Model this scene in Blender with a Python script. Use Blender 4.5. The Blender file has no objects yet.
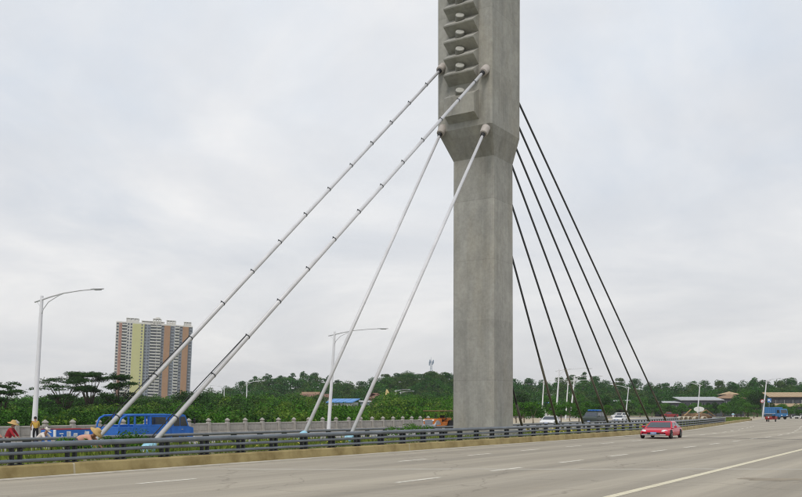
import bpy, bmesh, math, random
from math import sin, cos, pi, radians, sqrt, atan2, exp, log
from mathutils import Vector, Matrix

scene = bpy.context.scene
COL = scene.collection
R = radians

# ------------------------------------------------------------------ camera
EYE = 2.1
FPX = 900.0                      # focal length in photo pixels (802 wide)
cam_d = bpy.data.cameras.new('camera')
cam_d.sensor_width = 36.0
cam_d.lens = FPX / 802 * 36
cam_d.shift_y = (411 - 248.5) / 802
cam_d.clip_start = 0.1
cam_d.clip_end = 12000
cam = bpy.data.objects.new('camera', cam_d)
cam.location = (0, 0, EYE)
cam.rotation_euler = (R(90), 0, 0)
COL.objects.link(cam)
scene.camera = cam

# ------------------------------------------------------------------ sky
SUN_EL, SUN_AZ = R(50), R(-163)          # azimuth measured from +Y towards +X
world = bpy.data.worlds.new('World')
scene.world = world
world.use_nodes = True
wn, wl = world.node_tree.nodes, world.node_tree.links
wn.clear()
w_out = wn.new('ShaderNodeOutputWorld')
w_bg = wn.new('ShaderNodeBackground')
w_bg.inputs['Strength'].default_value = 0.1
w_sky = wn.new('ShaderNodeTexSky')
w_sky.sky_type = 'NISHITA'
w_sky.sun_disc = False
w_sky.sun_elevation = SUN_EL
w_sky.sun_rotation = SUN_AZ
w_sky.air_density = 1.0
w_sky.dust_density = 3.0
w_tc = wn.new('ShaderNodeTexCoord')
w_sep = wn.new('ShaderNodeSeparateXYZ')
wl.new(w_tc.outputs['Generated'], w_sep.inputs[0])


def wmath(op, a, b=None):
    n = wn.new('ShaderNodeMath')
    n.operation = op
    for i, v in enumerate((a, b)):
        if v is None:
            continue
        if isinstance(v, (int, float)):
            n.inputs[i].default_value = v
        else:
            wl.new(v, n.inputs[i])
    return n.outputs[0]


# cloud layer on a plane overhead: direction divided by its height
w_h = wmath('ADD', wmath('MAXIMUM', w_sep.outputs[2], 0.0), 0.22)
w_u = wmath('DIVIDE', w_sep.outputs[0], w_h)
w_v = wmath('DIVIDE', w_sep.outputs[1], w_h)
w_cmb = wn.new('ShaderNodeCombineXYZ')
wl.new(w_u, w_cmb.inputs[0])
wl.new(w_v, w_cmb.inputs[1])


def wnoise(scale, detail, rough, dist=0.0):
    n = wn.new('ShaderNodeTexNoise')
    n.inputs['Scale'].default_value = scale
    n.inputs['Detail'].default_value = detail
    n.inputs['Roughness'].default_value = rough
    n.inputs['Distortion'].default_value = dist
    wl.new(w_cmb.outputs[0], n.inputs['Vector'])
    return n.outputs['Fac']


def wramp(fac, stops):
    r = wn.new('ShaderNodeValToRGB')
    while len(r.color_ramp.elements) < len(stops):
        r.color_ramp.elements.new(0.5)
    for e, (p, c) in zip(r.color_ramp.elements, stops):
        e.position = p
        e.color = (c[0], c[1], c[2], 1)
    wl.new(fac, r.inputs[0])
    return r.outputs['Color']


def wmix(fac, a, b, mode='MIX'):
    m = wn.new('ShaderNodeMix')
    m.data_type = 'RGBA'
    m.blend_type = mode
    for sock, v in ((m.inputs[0], fac), (m.inputs[6], a), (m.inputs[7], b)):
        if isinstance(v, (int, float)):
            sock.default_value = v
        elif isinstance(v, tuple):
            sock.default_value = (v[0], v[1], v[2], 1)
        else:
            wl.new(v, sock)
    return m.outputs[2]


CLOUD_WHITE = (9.9, 9.72, 9.5)
CLOUD_GREY = (7.35, 7.4, 7.55)
CLOUD_BLUE = (6.6, 7.5, 8.65)
f1 = wramp(wnoise(0.95, 7, 0.58, 0.5), [(0.36, (0, 0, 0)), (0.66, (1, 1, 1))])
f2 = wramp(wnoise(1.9, 6, 0.55, 0.3), [(0.42, (0, 0, 0)), (0.66, (1, 1, 1))])
f3 = wramp(wmath('ADD', w_sep.outputs[2], 0.0), [(0.10, (0, 0, 0)), (0.42, (1, 1, 1))])
c_low = wmix(f1, CLOUD_GREY, CLOUD_WHITE)
c_high = wmix(f1, CLOUD_BLUE, CLOUD_WHITE)
c = wmix(f3, c_low, c_high)
c = wmix(wmath('MULTIPLY', f2, 0.5), c, (7.1, 7.25, 7.55))
c = wmix(0.90, w_sky.outputs['Color'], c)     # thin cloud: a little of the clear sky comes through
wl.new(c, w_bg.inputs['Color'])
wl.new(w_bg.outputs[0], w_out.inputs['Surface'])

# ------------------------------------------------------------------ sun
sun_d = bpy.data.lights.new('sun', 'SUN')
sun_d.energy = 1.4
sun_d.angle = R(14)
sun_d.color = (1.0, 0.955, 0.88)
sun = bpy.data.objects.new('sun', sun_d)
sun_dir = Vector((sin(SUN_AZ) * cos(SUN_EL), cos(SUN_AZ) * cos(SUN_EL), sin(SUN_EL)))
sun.rotation_euler = (-sun_dir).to_track_quat('-Z', 'Y').to_euler()
sun.location = (-40, -40, 80)
COL.objects.link(sun)

scene.view_settings.view_transform = 'Standard'
scene.view_settings.look = 'None'
scene.view_settings.exposure = 0.06
scene.view_settings.gamma = 1.0
scene.view_settings.use_curve_mapping = False
scene.cycles.use_denoising = True
scene.cycles.pixel_filter_type = 'BLACKMAN_HARRIS'
scene.cycles.filter_width = 1.15
scene.cycles.max_bounces = 6
scene.cycles.transparent_max_bounces = 8
scene.cycles.volume_bounces = 0

# ------------------------------------------------------------------ frames and helpers
DX, DY = 0.544, 0.839                     # bridge axis (towards the right distance)


def curve(s):
    """the carriageways bend left beyond the pylon"""
    k = (s - 88) / 7.0
    return -0.145 * 7.0 * (k + log(1 + exp(-k)) if k > 0 else log(1 + exp(k)))


def RS(s, n, z=0.0, bend=True):
    if bend:
        n = n + curve(s)
    return Vector((DX * s + DY * n, DY * s - DX * n, z))


def at(px, py, depth):
    return Vector(((px - 401) / FPX * depth, depth, EYE + (411 - py) / FPX * depth))


def on_plane(px, py, n):
    """the point seen at a pixel on the vertical plane n metres from the bridge axis through the eye"""
    d = -n / (DX - DY * (px - 401) / FPX)
    return at(px, py, d)


ROADANG = atan2(DY, DX)


class MB:
    def __init__(self):
        self.v, self.f, self.m = [], [], []
        self.mi = 0

    def add(self, vs, fs):
        o = len(self.v)
        self.v += [tuple(p) for p in vs]
        for f in fs:
            self.f.append(tuple(i + o for i in f))
            self.m.append(self.mi)
        return self

    def box(self, c, size, M=None, taper=1.0):
        x, y, z = size[0] / 2, size[1] / 2, size[2] / 2
        t = taper
        vs = [(-x, -y, -z), (x, -y, -z), (x, y, -z), (-x, y, -z), (-x * t, -y * t, z), (x * t, -y * t, z), (x * t, y * t, z), (-x * t, y * t, z)]
        vs = [Vector(p) for p in vs]
        if M is not None:
            vs = [M @ p for p in vs]
        vs = [p + Vector(c) for p in vs]
        return self.add(vs, [(0, 3, 2, 1), (4, 5, 6, 7), (0, 1, 5, 4), (1, 2, 6, 5), (2, 3, 7, 6), (3, 0, 4, 7)])

    def bbox(self, c, size, b=0.02, M=None):
        """box with bevelled edges"""
        bm = bmesh.new()
        bmesh.ops.create_cube(bm, size=1.0)
        for v in bm.verts:
            v.co = Vector((v.co.x * size[0], v.co.y * size[1], v.co.z * size[2]))
        bmesh.ops.bevel(bm, geom=bm.edges[:], offset=b, segments=1, affect='EDGES', profile=0.5)
        bm.verts.ensure_lookup_table()
        bm.verts.index_update()
        vs = [v.co.copy() for v in bm.verts]
        if M is not None:
            vs = [M @ p for p in vs]
        vs = [p + Vector(c) for p in vs]
        fs = [tuple(v.index for v in f.verts) for f in bm.faces]
        bm.free()
        return self.add(vs, fs)

    def tube(self, pts, rad, seg=8, caps=True):
        pts = [Vector(p) for p in pts]
        if isinstance(rad, (int, float)):
            rad = [rad] * len(pts)
        rings = []
        up = None
        for i, p in enumerate(pts):
            d = (pts[min(i + 1, len(pts) - 1)] - pts[max(i - 1, 0)]).normalized()
            if up is None:
                up = Vector((0, 0, 1)) if abs(d.z) < 0.95 else Vector((1, 0, 0))
            a = d.cross(up).normalized()
            b = a.cross(d).normalized()
            rings.append([p + (a * cos(2 * pi * k / seg) + b * sin(2 * pi * k / seg)) * rad[i] for k in range(seg)])
        vs = [q for r in rings for q in r]
        fs = []
        for i in range(len(pts) - 1):
            for k in range(seg):
                k2 = (k + 1) % seg
                fs.append((i * seg + k, i * seg + k2, (i + 1) * seg + k2, (i + 1) * seg + k))
        if caps:
            fs.append(tuple(range(seg - 1, -1, -1)))
            fs.append(tuple((len(pts) - 1) * seg + k for k in range(seg)))
        return self.add(vs, fs)

    def lathe(self, prof, c=(0, 0, 0), seg=12, axis='z', M=None):
        vs, fs = [], []
        for r, z in prof:
            for k in range(seg):
                a = 2 * pi * k / seg
                p = Vector((r * cos(a), r * sin(a), z))
                if axis == 'y':
                    p = Vector((p.x, p.z, p.y))
                if axis == 'x':
                    p = Vector((p.z, p.x, p.y))
                if M is not None:
                    p = M @ p
                vs.append(p + Vector(c))
        for i in range(len(prof) - 1):
            for k in range(seg):
                k2 = (k + 1) % seg
                fs.append((i * seg + k, i * seg + k2, (i + 1) * seg + k2, (i + 1) * seg + k))
        fs.append(tuple(range(seg - 1, -1, -1)))
        fs.append(tuple((len(prof) - 1) * seg + k for k in range(seg)))
        return self.add(vs, fs)

    def prism(self, poly, y0, y1, M=None, c=(0, 0, 0)):
        """polygon in x,z pulled from y0 to y1"""
        n = len(poly)
        vs = [Vector((p[0], y0, p[1])) for p in poly] + [Vector((p[0], y1, p[1])) for p in poly]
        if M is not None:
            vs = [M @ p for p in vs]
        vs = [p + Vector(c) for p in vs]
        fs = [tuple(range(n)), tuple(range(2 * n - 1, n - 1, -1))]
        for i in range(n):
            j = (i + 1) % n
            fs.append((i, i + n, j + n, j))
        return self.add(vs, fs)

    def quad(self, a, b, c, d):
        return self.add([a, b, c, d], [(0, 1, 2, 3)])

    def mesh(self, name, mats, smooth=False):
        me = bpy.data.meshes.new(name)
        me.from_pydata(self.v, [], self.f)
        if not isinstance(mats, (list, tuple)):
            mats = [mats]
        for m in mats:
            me.materials.append(m)
        if len(mats) > 1:
            me.polygons.foreach_set('material_index', self.m)
        me.update()
        if smooth:
            me.polygons.foreach_set('use_smooth', [True] * len(me.polygons))
        return me

    def build(self, name, mats, parent=None, smooth=False, recalc=True, auto=None):
        me = self.mesh(name, mats, smooth)
        if recalc:
            bm = bmesh.new()
            bm.from_mesh(me)
            bmesh.ops.recalc_face_normals(bm, faces=bm.faces[:])
            if auto is not None:
                for e in bm.edges:
                    if len(e.link_faces) == 2 and e.calc_face_angle(0) > auto:
                        e.smooth = False
            bm.to_mesh(me)
            bm.free()
        return put(name, me, parent)


def put(name, me, parent=None):
    o = bpy.data.objects.new(name, me)
    COL.objects.link(o)
    if parent is not None:
        o.parent = parent
    return o


def tag(o, label=None, cat=None, group=None, kind=None):
    if label:
        o['label'] = label
    if cat:
        o['category'] = cat
    if group:
        o['group'] = group
    if kind:
        o['kind'] = kind
    return o


def empty(name, loc, rz=0.0, label=None, cat=None, group=None):
    o = bpy.data.objects.new(name, None)
    COL.objects.link(o)
    o.location = loc
    o.rotation_euler = (0, 0, rz)
    o.empty_display_size = 0.3
    return tag(o, label, cat, group)


def copy_tree(o, parent=None):
    c_ = o.copy()
    COL.objects.link(c_)
    c_.parent = parent
    for ch in [x for x in bpy.data.objects if x.parent == o]:
        copy_tree(ch, c_)
    return c_


def rotz(a):
    return Matrix.Rotation(a, 3, 'Z')


# ------------------------------------------------------------------ materials
def new_mat(name):
    m = bpy.data.materials.new(name)
    m.use_nodes = True
    nt = m.node_tree
    return m, nt.nodes, nt.links, nt.nodes['Principled BSDF']


def mat(name, col, rough=0.6, var=0.12, scale=3.0, metal=0.0, bump=0.0, bscale=None, col2=None, thr=(0.4, 0.65), spec=0.4, stretch=(1, 1, 1), detail=6, world_space=False):
    m, n, l, b = new_mat(name)
    b.inputs['Roughness'].default_value = rough
    b.inputs['Metallic'].default_value = metal
    b.inputs['Specular IOR Level'].default_value = spec
    tc = n.new('ShaderNodeTexCoord')
    mp = n.new('ShaderNodeMapping')
    mp.inputs['Scale'].default_value = stretch
    if world_space:
        g = n.new('ShaderNodeNewGeometry')
        l.new(g.outputs['Position'], mp.inputs[0])
    else:
        l.new(tc.outputs['Object'], mp.inputs[0])
    nz = n.new('ShaderNodeTexNoise')
    nz.inputs['Scale'].default_value = scale
    nz.inputs['Detail'].default_value = detail
    nz.inputs['Roughness'].default_value = 0.6
    l.new(mp.outputs[0], nz.inputs['Vector'])
    rp = n.new('ShaderNodeValToRGB')
    e = rp.color_ramp.elements
    if col2 is None:
        e[0].position, e[1].position = 0.25, 0.75
        e[0].color = tuple(x * (1 - var) for x in col) + (1,)
        e[1].color = tuple(min(1, x * (1 + var)) for x in col) + (1,)
    else:
        e[0].position, e[1].position = thr
        e[0].color = tuple(col) + (1,)
        e[1].color = tuple(col2) + (1,)
    l.new(nz.outputs['Fac'], rp.inputs[0])
    l.new(rp.outputs[0], b.inputs['Base Color'])
    if bump > 0:
        n2 = n.new('ShaderNodeTexNoise')
        n2.inputs['Scale'].default_value = bscale or scale * 6
        n2.inputs['Detail'].default_value = 5
        l.new(mp.outputs[0], n2.inputs['Vector'])
        bp = n.new('ShaderNodeBump')
        bp.inputs['Strength'].default_value = bump
        bp.inputs['Distance'].default_value = 0.02
        l.new(n2.outputs['Fac'], bp.inputs['Height'])
        l.new(bp.outputs[0], b.inputs['Normal'])
    return m


def leaf_mat(name, col_a, col_b, rough=0.55, trans=0.25):
    """two leaf colours mixed leaf by leaf and in broad patches"""
    m, n, l, b = new_mat(name)
    g = n.new('ShaderNodeNewGeometry')
    nz = n.new('ShaderNodeTexNoise')
    nz.inputs['Scale'].default_value = 0.22
    nz.inputs['Detail'].default_value = 3
    l.new(g.outputs['Position'], nz.inputs['Vector'])
    ad = n.new('ShaderNodeMath')
    ad.operation = 'MULTIPLY_ADD'
    ad.inputs[1].default_value = 0.55
    l.new(g.outputs['Random Per Island'], ad.inputs[0])
    mu = n.new('ShaderNodeMath')
    mu.operation = 'MULTIPLY'
    mu.inputs[1].default_value = 0.75
    l.new(nz.outputs['Fac'], mu.inputs[0])
    l.new(mu.outputs[0], ad.inputs[2])
    rp = n.new('ShaderNodeValToRGB')
    e = rp.color_ramp.elements
    e[0].position, e[1].position = 0.25, 0.9
    e[0].color = tuple(col_a) + (1,)
    e[1].color = tuple(col_b) + (1,)
    l.new(ad.outputs[0], rp.inputs[0])
    l.new(rp.outputs[0], b.inputs['Base Color'])
    b.inputs['Roughness'].default_value = 0.75
    b.inputs['Specular IOR Level'].default_value = 0.08
    tr = n.new('ShaderNodeBsdfTranslucent')
    l.new(rp.outputs[0], tr.inputs['Color'])
    mx = n.new('ShaderNodeMixShader')
    mx.inputs[0].default_value = trans
    l.new(b.outputs[0], mx.inputs[1])
    l.new(tr.outputs[0], mx.inputs[2])
    l.new(mx.outputs[0], n['Material Output'].inputs['Surface'])
    return m


def asphalt_mat():
    m, n, l, b = new_mat('asphalt')
    tc = n.new('ShaderNodeTexCoord')
    rot = n.new('ShaderNodeMapping')
    rot.inputs['Rotation'].default_value = (0, 0, -ROADANG)
    l.new(tc.outputs['Object'], rot.inputs[0])

    def noise(scale, detail, stretch):
        mp = n.new('ShaderNodeMapping')
        mp.inputs['Scale'].default_value = stretch
        l.new(rot.outputs[0], mp.inputs[0])
        z = n.new('ShaderNodeTexNoise')
        z.inputs['Scale'].default_value = scale
        z.inputs['Detail'].default_value = detail
        z.inputs['Roughness'].default_value = 0.65
        l.new(mp.outputs[0], z.inputs['Vector'])
        return z.outputs['Fac']

    def ramp(f, stops):
        r = n.new('ShaderNodeValToRGB')
        while len(r.color_ramp.elements) < len(stops):
            r.color_ramp.elements.new(0.5)
        for e, (p, c_) in zip(r.color_ramp.elements, stops):
            e.position, e.color = p, tuple(c_) + (1,)
        l.new(f, r.inputs[0])
        return r.outputs[0]

    def mixc(f, a, c_, mode='MIX'):
        x = n.new('ShaderNodeMix')
        x.data_type, x.blend_type = 'RGBA', mode
        for sock, v in ((x.inputs[0], f), (x.inputs[6], a), (x.inputs[7], c_)):
            if isinstance(v, (int, float)):
                sock.default_value = v
            elif isinstance(v, tuple):
                sock.default_value = v + (1,)
            else:
                l.new(v, sock)
        return x.outputs[2]

    base = ramp(noise(0.35, 6, (0.12, 1, 1)), [(0.3, (0.322, 0.286, 0.228)), (0.7, (0.385, 0.345, 0.279))])
    streak = ramp(noise(0.9, 4, (0.03, 1, 1)), [(0.35, (0.85, 0.85, 0.85)), (0.68, (1.1, 1.09, 1.07))])
    cc = mixc(1.0, base, streak, 'MULTIPLY')
    dust = ramp(noise(0.5, 7, (0.5, 1, 1)), [(0.60, (0, 0, 0)), (0.74, (1, 1, 1))])
    f = n.new('ShaderNodeMath')
    f.operation = 'MULTIPLY'
    f.inputs[1].default_value = 0.35
    l.new(dust, f.inputs[0])
    cc = mixc(f.outputs[0], cc, (0.39, 0.325, 0.24))
    grit = ramp(noise(28, 3, (1, 1, 1)), [(0.3, (0.86, 0.86, 0.86)), (0.7, (1.12, 1.12, 1.12))])
    cc = mixc(1.0, cc, grit, 'MULTIPLY')
    sp = n.new('ShaderNodeSeparateXYZ')
    l.new(rot.outputs[0], sp.inputs[0])
    # tyre tracks polished dark along each lane
    wv = n.new('ShaderNodeMath')
    wv.operation = 'SINE'
    ml = n.new('ShaderNodeMath')
    ml.operation = 'MULTIPLY_ADD'
    ml.inputs[1].default_value = 2 * pi / 2.95
    ml.inputs[2].default_value = 0.6
    l.new(sp.outputs[1], ml.inputs[0])
    l.new(ml.outputs[0], wv.inputs[0])
    tr_ = n.new('ShaderNodeMapRange')
    tr_.inputs[1].default_value, tr_.inputs[2].default_value = -1, 1
    tr_.inputs[3].default_value, tr_.inputs[4].default_value = 0.90, 1.04
    l.new(wv.outputs[0], tr_.inputs[0])
    cmb = n.new('ShaderNodeCombineColor')
    for k_ in range(3):
        l.new(tr_.outputs[0], cmb.inputs[k_])
    cc = mixc(1.0, cc, cmb.outputs[0], 'MULTIPLY')
    # oil spots and long cracks
    oil = ramp(noise(1.3, 5, (0.35, 1, 1)), [(0.66, (1, 1, 1)), (0.76, (0.72, 0.71, 0.70))])
    cc = mixc(0.8, cc, oil, 'MULTIPLY')
    vo = n.new('ShaderNodeTexVoronoi')
    vo.feature = 'DISTANCE_TO_EDGE'
    vo.inputs['Scale'].default_value = 0.16
    wp = n.new('ShaderNodeTexNoise')
    wp.inputs['Scale'].default_value = 0.9
    wp.inputs['Detail'].default_value = 5
    l.new(rot.outputs[0], wp.inputs['Vector'])
    va = n.new('ShaderNodeMixRGB')
    va.blend_type = 'ADD'
    va.inputs[0].default_value = 1.0
    l.new(rot.outputs[0], va.inputs[1])
    l.new(wp.outputs['Color'], va.inputs[2])
    l.new(va.outputs[0], vo.inputs['Vector'])
    crk = ramp(vo.outputs['Distance'], [(0.0, (0.62, 0.61, 0.6)), (0.006, (1, 1, 1))])
    cc = mixc(0.7, cc, crk, 'MULTIPLY')
    l.new(cc, b.inputs['Base Color'])
    b.inputs['Roughness'].default_value = 0.82
    b.inputs['Specular IOR Level'].default_value = 0.25
    bp = n.new('ShaderNodeBump')
    bp.inputs['Strength'].default_value = 0.35
    bp.inputs['Distance'].default_value = 0.01
    l.new(noise(40, 3, (1, 1, 1)), bp.inputs['Height'])
    l.new(bp.outputs[0], b.inputs['Normal'])
    return m


def concrete_mat(name, col, lift=4.2, dirt=0.22):
    """cast concrete: pour lifts of slightly different grey, form marks, drip stains"""
    m, n, l, b = new_mat(name)
    tc = n.new('ShaderNodeTexCoord')
    sp = n.new('ShaderNodeSeparateXYZ')
    l.new(tc.outputs['Object'], sp.inputs[0])
    dv = n.new('ShaderNodeMath')
    dv.operation = 'DIVIDE'
    dv.inputs[1].default_value = lift
    l.new(sp.outputs[2], dv.inputs[0])
    fl = n.new('ShaderNodeMath')
    fl.operation = 'FLOOR'
    l.new(dv.outputs[0], fl.inputs[0])
    wnz = n.new('ShaderNodeTexWhiteNoise')
    wnz.noise_dimensions = '1D'
    l.new(fl.outputs[0], wnz.inputs['W'])

    def noise(scale, detail, stretch):
        mp = n.new('ShaderNodeMapping')
        mp.inputs['Scale'].default_value = stretch
        l.new(tc.outputs['Object'], mp.inputs[0])
        z = n.new('ShaderNodeTexNoise')
        z.inputs['Scale'].default_value = scale
        z.inputs['Detail'].default_value = detail
        z.inputs['Roughness'].default_value = 0.65
        l.new(mp.outputs[0], z.inputs['Vector'])
        return z.outputs['Fac']

    def mul(f, lo, hi, a=0.25, c_=0.75):
        r = n.new('ShaderNodeMapRange')
        r.inputs[1].default_value, r.inputs[2].default_value = a, c_
        r.inputs[3].default_value, r.inputs[4].default_value = lo, hi
        l.new(f, r.inputs[0])
        return r.outputs[0]

    def m2(a, c_):
        x = n.new('ShaderNodeMath')
        x.operation = 'MULTIPLY'
        l.new(a, x.inputs[0])
        l.new(c_, x.inputs[1])
        return x.outputs[0]

    v = mul(wnz.outputs['Value'], 0.93, 1.06, 0, 1)
    fr = n.new('ShaderNodeMath')
    fr.operation = 'FRACT'
    l.new(dv.outputs[0], fr.inputs[0])
    v = m2(v, mul(fr.outputs[0], 0.90, 1.0, 0.004, 0.02))          # pour joints
    v = m2(v, mul(noise(0.8, 5, (2.2, 2.2, 0.06)), 0.90, 1.03, 0.36, 0.52))   # rain streaks
    v = m2(v, mul(noise(0.35, 6, (1, 1, 1)), 1 - dirt * 0.6, 1 + dirt * 0.45))
    v = m2(v, mul(noise(0.9, 6, (1, 1, 0.6)), 1 - dirt * .8, 1 + dirt * 0.3, 0.3, 0.62))
    v = m2(v, mul(noise(4, 6, (1, 1, 1)), 0.86, 1.12))
    vm = n.new('ShaderNodeVectorMath')
    vm.operation = 'SCALE'
    vm.inputs[0].default_value = col
    l.new(v, vm.inputs[3])
    # brownish wash
    x = n.new('ShaderNodeMix')
    x.data_type, x.blend_type = 'RGBA', 'MULTIPLY'
    l.new(mul(noise(0.5, 4, (1, 1, 0.3)), 0, 0.8, 0.45, 0.7), x.inputs[0])
    l.new(vm.outputs[0], x.inputs[6])
    x.inputs[7].default_value = (0.98, 0.94, 0.87, 1)
    l.new(x.outputs[2], b.inputs['Base Color'])
    b.inputs['Roughness'].default_value = 0.85
    b.inputs['Specular IOR Level'].default_value = 0.25
    bp = n.new('ShaderNodeBump')
    bp.inputs['Strength'].default_value = 0.3
    bp.inputs['Distance'].default_value = 0.02
    l.new(noise(6, 5, (1, 1, 1)), bp.inputs['Height'])
    l.new(bp.outputs[0], b.inputs['Normal'])
    return m


def ground_mat():
    m, n, l, b = new_mat('ground')
    g = n.new('ShaderNodeNewGeometry')

    def noise(scale, detail):
        z = n.new('ShaderNodeTexNoise')
        z.inputs['Scale'].default_value = scale
        z.inputs['Detail'].default_value = detail
        z.inputs['Roughness'].default_value = 0.65
        l.new(g.outputs['Position'], z.inputs['Vector'])
        return z.outputs['Fac']

    def ramp(f, stops):
        r = n.new('ShaderNodeValToRGB')
        for e, (p, c_) in zip(r.color_ramp.elements, stops):
            e.position, e.color = p, tuple(c_) + (1,)
        l.new(f, r.inputs[0])
        return r.outputs[0]

    grass = ramp(noise(0.25, 6), [(0.3, (0.05, 0.085, 0.025)), (0.7, (0.10, 0.13, 0.045))])
    sand = ramp(noise(0.6, 6), [(0.3, (0.36, 0.30, 0.22)), (0.7, (0.50, 0.43, 0.33))])
    at_ = n.new('ShaderNodeAttribute')
    at_.attribute_name = 'sand'
    ad = n.new('ShaderNodeMath')
    ad.operation = 'ADD'
    l.new(at_.outputs['Fac'], ad.inputs[0])
    nz = n.new('ShaderNodeMath')
    nz.operation = 'MULTIPLY_ADD'
    nz.inputs[1].default_value = 0.8
    nz.inputs[2].default_value = -0.4
    l.new(noise(0.12, 5), nz.inputs[0])
    l.new(nz.outputs[0], ad.inputs[1])
    f = ramp(ad.outputs[0], [(0.4, (0, 0, 0)), (0.6, (1, 1, 1))])
    x = n.new('ShaderNodeMix')
    x.data_type = 'RGBA'
    l.new(f, x.inputs[0])
    l.new(grass, x.inputs[6])
    l.new(sand, x.inputs[7])
    l.new(x.outputs[2], b.inputs['Base Color'])
    b.inputs['Roughness'].default_value = 0.95
    b.inputs['Specular IOR Level'].default_value = 0.1
    return m


M = {}
M['asphalt'] = asphalt_mat()
M['asphalt_far'] = mat('asphalt_far', (0.24, 0.23, 0.215), 0.85, 0.12, 0.4, world_space=True)
M['concrete'] = concrete_mat('pylon_concrete', (0.340, 0.334, 0.306), 4.2, 0.22)
M['stone'] = concrete_mat('balustrade_stone', (0.42, 0.40, 0.37), 50, 0.3)
M['kerb'] = mat('kerb_paint', (0.22, 0.165, 0.065), 0.85, 0.2, 0.9, bump=0.4, col2=(0.37, 0.295, 0.135), thr=(0.34, 0.58))
M['kerb_joint'] = mat('kerb_mortar', (0.42, 0.37, 0.26), 0.9, 0.15, 6)
M['white_line'] = mat('white_line_paint', (0.66, 0.62, 0.53), 0.8, 0.1, 4, col2=(0.33, 0.30, 0.25), thr=(0.50, 0.70))
M['faded_line'] = mat('faded_line_paint', (0.56, 0.52, 0.44), 0.85, 0.1, 1.2, col2=(0.36, 0.33, 0.28), thr=(0.45, 0.7))
M['yellow_line'] = mat('yellow_line_paint', (0.66, 0.60, 0.44), 0.8, 0.1, 3, col2=(0.42, 0.37, 0.28), thr=(0.5, 0.72))
M['joint_dark'] = mat('joint_rubber', (0.09, 0.088, 0.085), 0.8, 0.3, 4)
M['joint_pale'] = mat('joint_mortar', (0.41, 0.375, 0.315), 0.9, 0.15, 2)
M['rail'] = mat('rail_steel', (0.15, 0.17, 0.19), 0.40, 0.28, 1.2, metal=0.35, bump=0.05)
M['rail_dark'] = mat('post_steel', (0.022, 0.024, 0.028), 0.5, 0.25, 4, metal=0.2)
M['rail_far'] = mat('far_rail_steel', (0.20, 0.21, 0.225), 0.5, 0.15, 2, metal=0.2)
M['white_sheath'] = mat('white_sheath', (0.62, 0.615, 0.63), 0.32, 0.14, 0.9, spec=0.5, bump=0.05)
M['black_sheath'] = mat('black_sheath', (0.055, 0.058, 0.064), 0.45, 0.2, 2)
M['brown_sheath'] = mat('brown_sheath', (0.085, 0.075, 0.05), 0.5, 0.2, 2)
M['black'] = mat('black_rubber', (0.016, 0.016, 0.017), 0.6, 0.2, 8)
M['clamp'] = mat('clamp_steel', (0.07, 0.075, 0.08), 0.5, 0.2, 8, metal=0.3)
M['cap'] = mat('cap_concrete', (0.42, 0.38, 0.35), 0.75, 0.2, 3)
M['cap_white'] = mat('cap_white', (0.38, 0.375, 0.34), 0.6, 0.1, 5)
M['cap_dark'] = mat('cap_side', (0.20, 0.195, 0.17), 0.7, 0.15, 5)
M['boot'] = mat('blue_boot', (0.30, 0.56, 0.70), 0.5, 0.1, 6)
M['lamp_white'] = mat('lamp_white', (0.72, 0.72, 0.74), 0.4, 0.05, 2)
M['lamp_grey'] = mat('lamp_glass', (0.45, 0.46, 0.48), 0.3, 0.05, 4)
M['glass'] = mat('dark_glass', (0.03, 0.035, 0.04), 0.12, 0.2, 2, spec=0.8)
M['glass_blue'] = mat('blue_glass', (0.045, 0.055, 0.07), 0.10, 0.2, 2, spec=0.7)
M['chrome'] = mat('chrome', (0.6, 0.6, 0.62), 0.25, 0.05, 5, metal=0.9)
M['lens'] = mat('headlamp_lens', (0.75, 0.76, 0.78), 0.15, 0.05, 20, spec=0.8)
M['plate'] = mat('blue_plate', (0.10, 0.20, 0.50), 0.5, 0.05, 20)
M['plate_white'] = mat('plate_white', (0.75, 0.75, 0.75), 0.5, 0.05, 20)
M['paint_red'] = mat('red_paint', (0.54, 0.008, 0.034), 0.14, 0.05, 2, spec=0.6)
M['paint_white'] = mat('white_paint', (0.68, 0.68, 0.67), 0.3, 0.04, 2, spec=0.5)
M['paint_green'] = mat('dark_green_paint', (0.035, 0.048, 0.040), 0.4, 0.1, 2)
M['paint_blue'] = mat('blue_paint', (0.02, 0.13, 0.46), 0.45, 0.22, 3, bump=0.1)
M['paint_sky'] = mat('sky_blue_paint', (0.035, 0.16, 0.36), 0.45, 0.2, 3)
M['paint_orange'] = mat('orange_paint', (0.58, 0.17, 0.02), 0.5, 0.2, 4)
M['paint_maroon'] = mat('maroon_paint', (0.28, 0.03, 0.03), 0.55, 0.2, 4)
M['paint_tan'] = mat('tan_paint', (0.16, 0.10, 0.05), 0.6, 0.2, 4)
M['steel'] = mat('bare_steel', (0.33, 0.34, 0.36), 0.5, 0.2, 4, metal=0.4)
M['tyre'] = mat('tyre', (0.022, 0.021, 0.02), 0.85, 0.2, 10)
M['bark'] = mat('bark', (0.085, 0.062, 0.042), 0.9, 0.3, 3, bump=0.5)
M['pale_bark'] = mat('pale_bark', (0.20, 0.165, 0.115), 0.9, 0.3, 3, bump=0.4)
M['leaf_dark'] = leaf_mat('leaf_dark', (0.006, 0.023, 0.005), (0.042, 0.105, 0.018))
M['leaf_mid'] = leaf_mat('leaf_mid', (0.008, 0.042, 0.005), (0.078, 0.205, 0.024))
M['leaf_bright'] = leaf_mat('leaf_bright', (0.009, 0.044, 0.005), (0.092, 0.230, 0.024))
M['leaf_hill'] = leaf_mat('leaf_hill', (0.006, 0.028, 0.006), (0.050, 0.155, 0.026))
M['leaf_yellow'] = leaf_mat('leaf_yellow', (0.016, 0.050, 0.006), (0.155, 0.250, 0.034))
M['leaf_olive'] = leaf_mat('leaf_olive', (0.014, 0.038, 0.008), (0.092, 0.165, 0.034))
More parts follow.
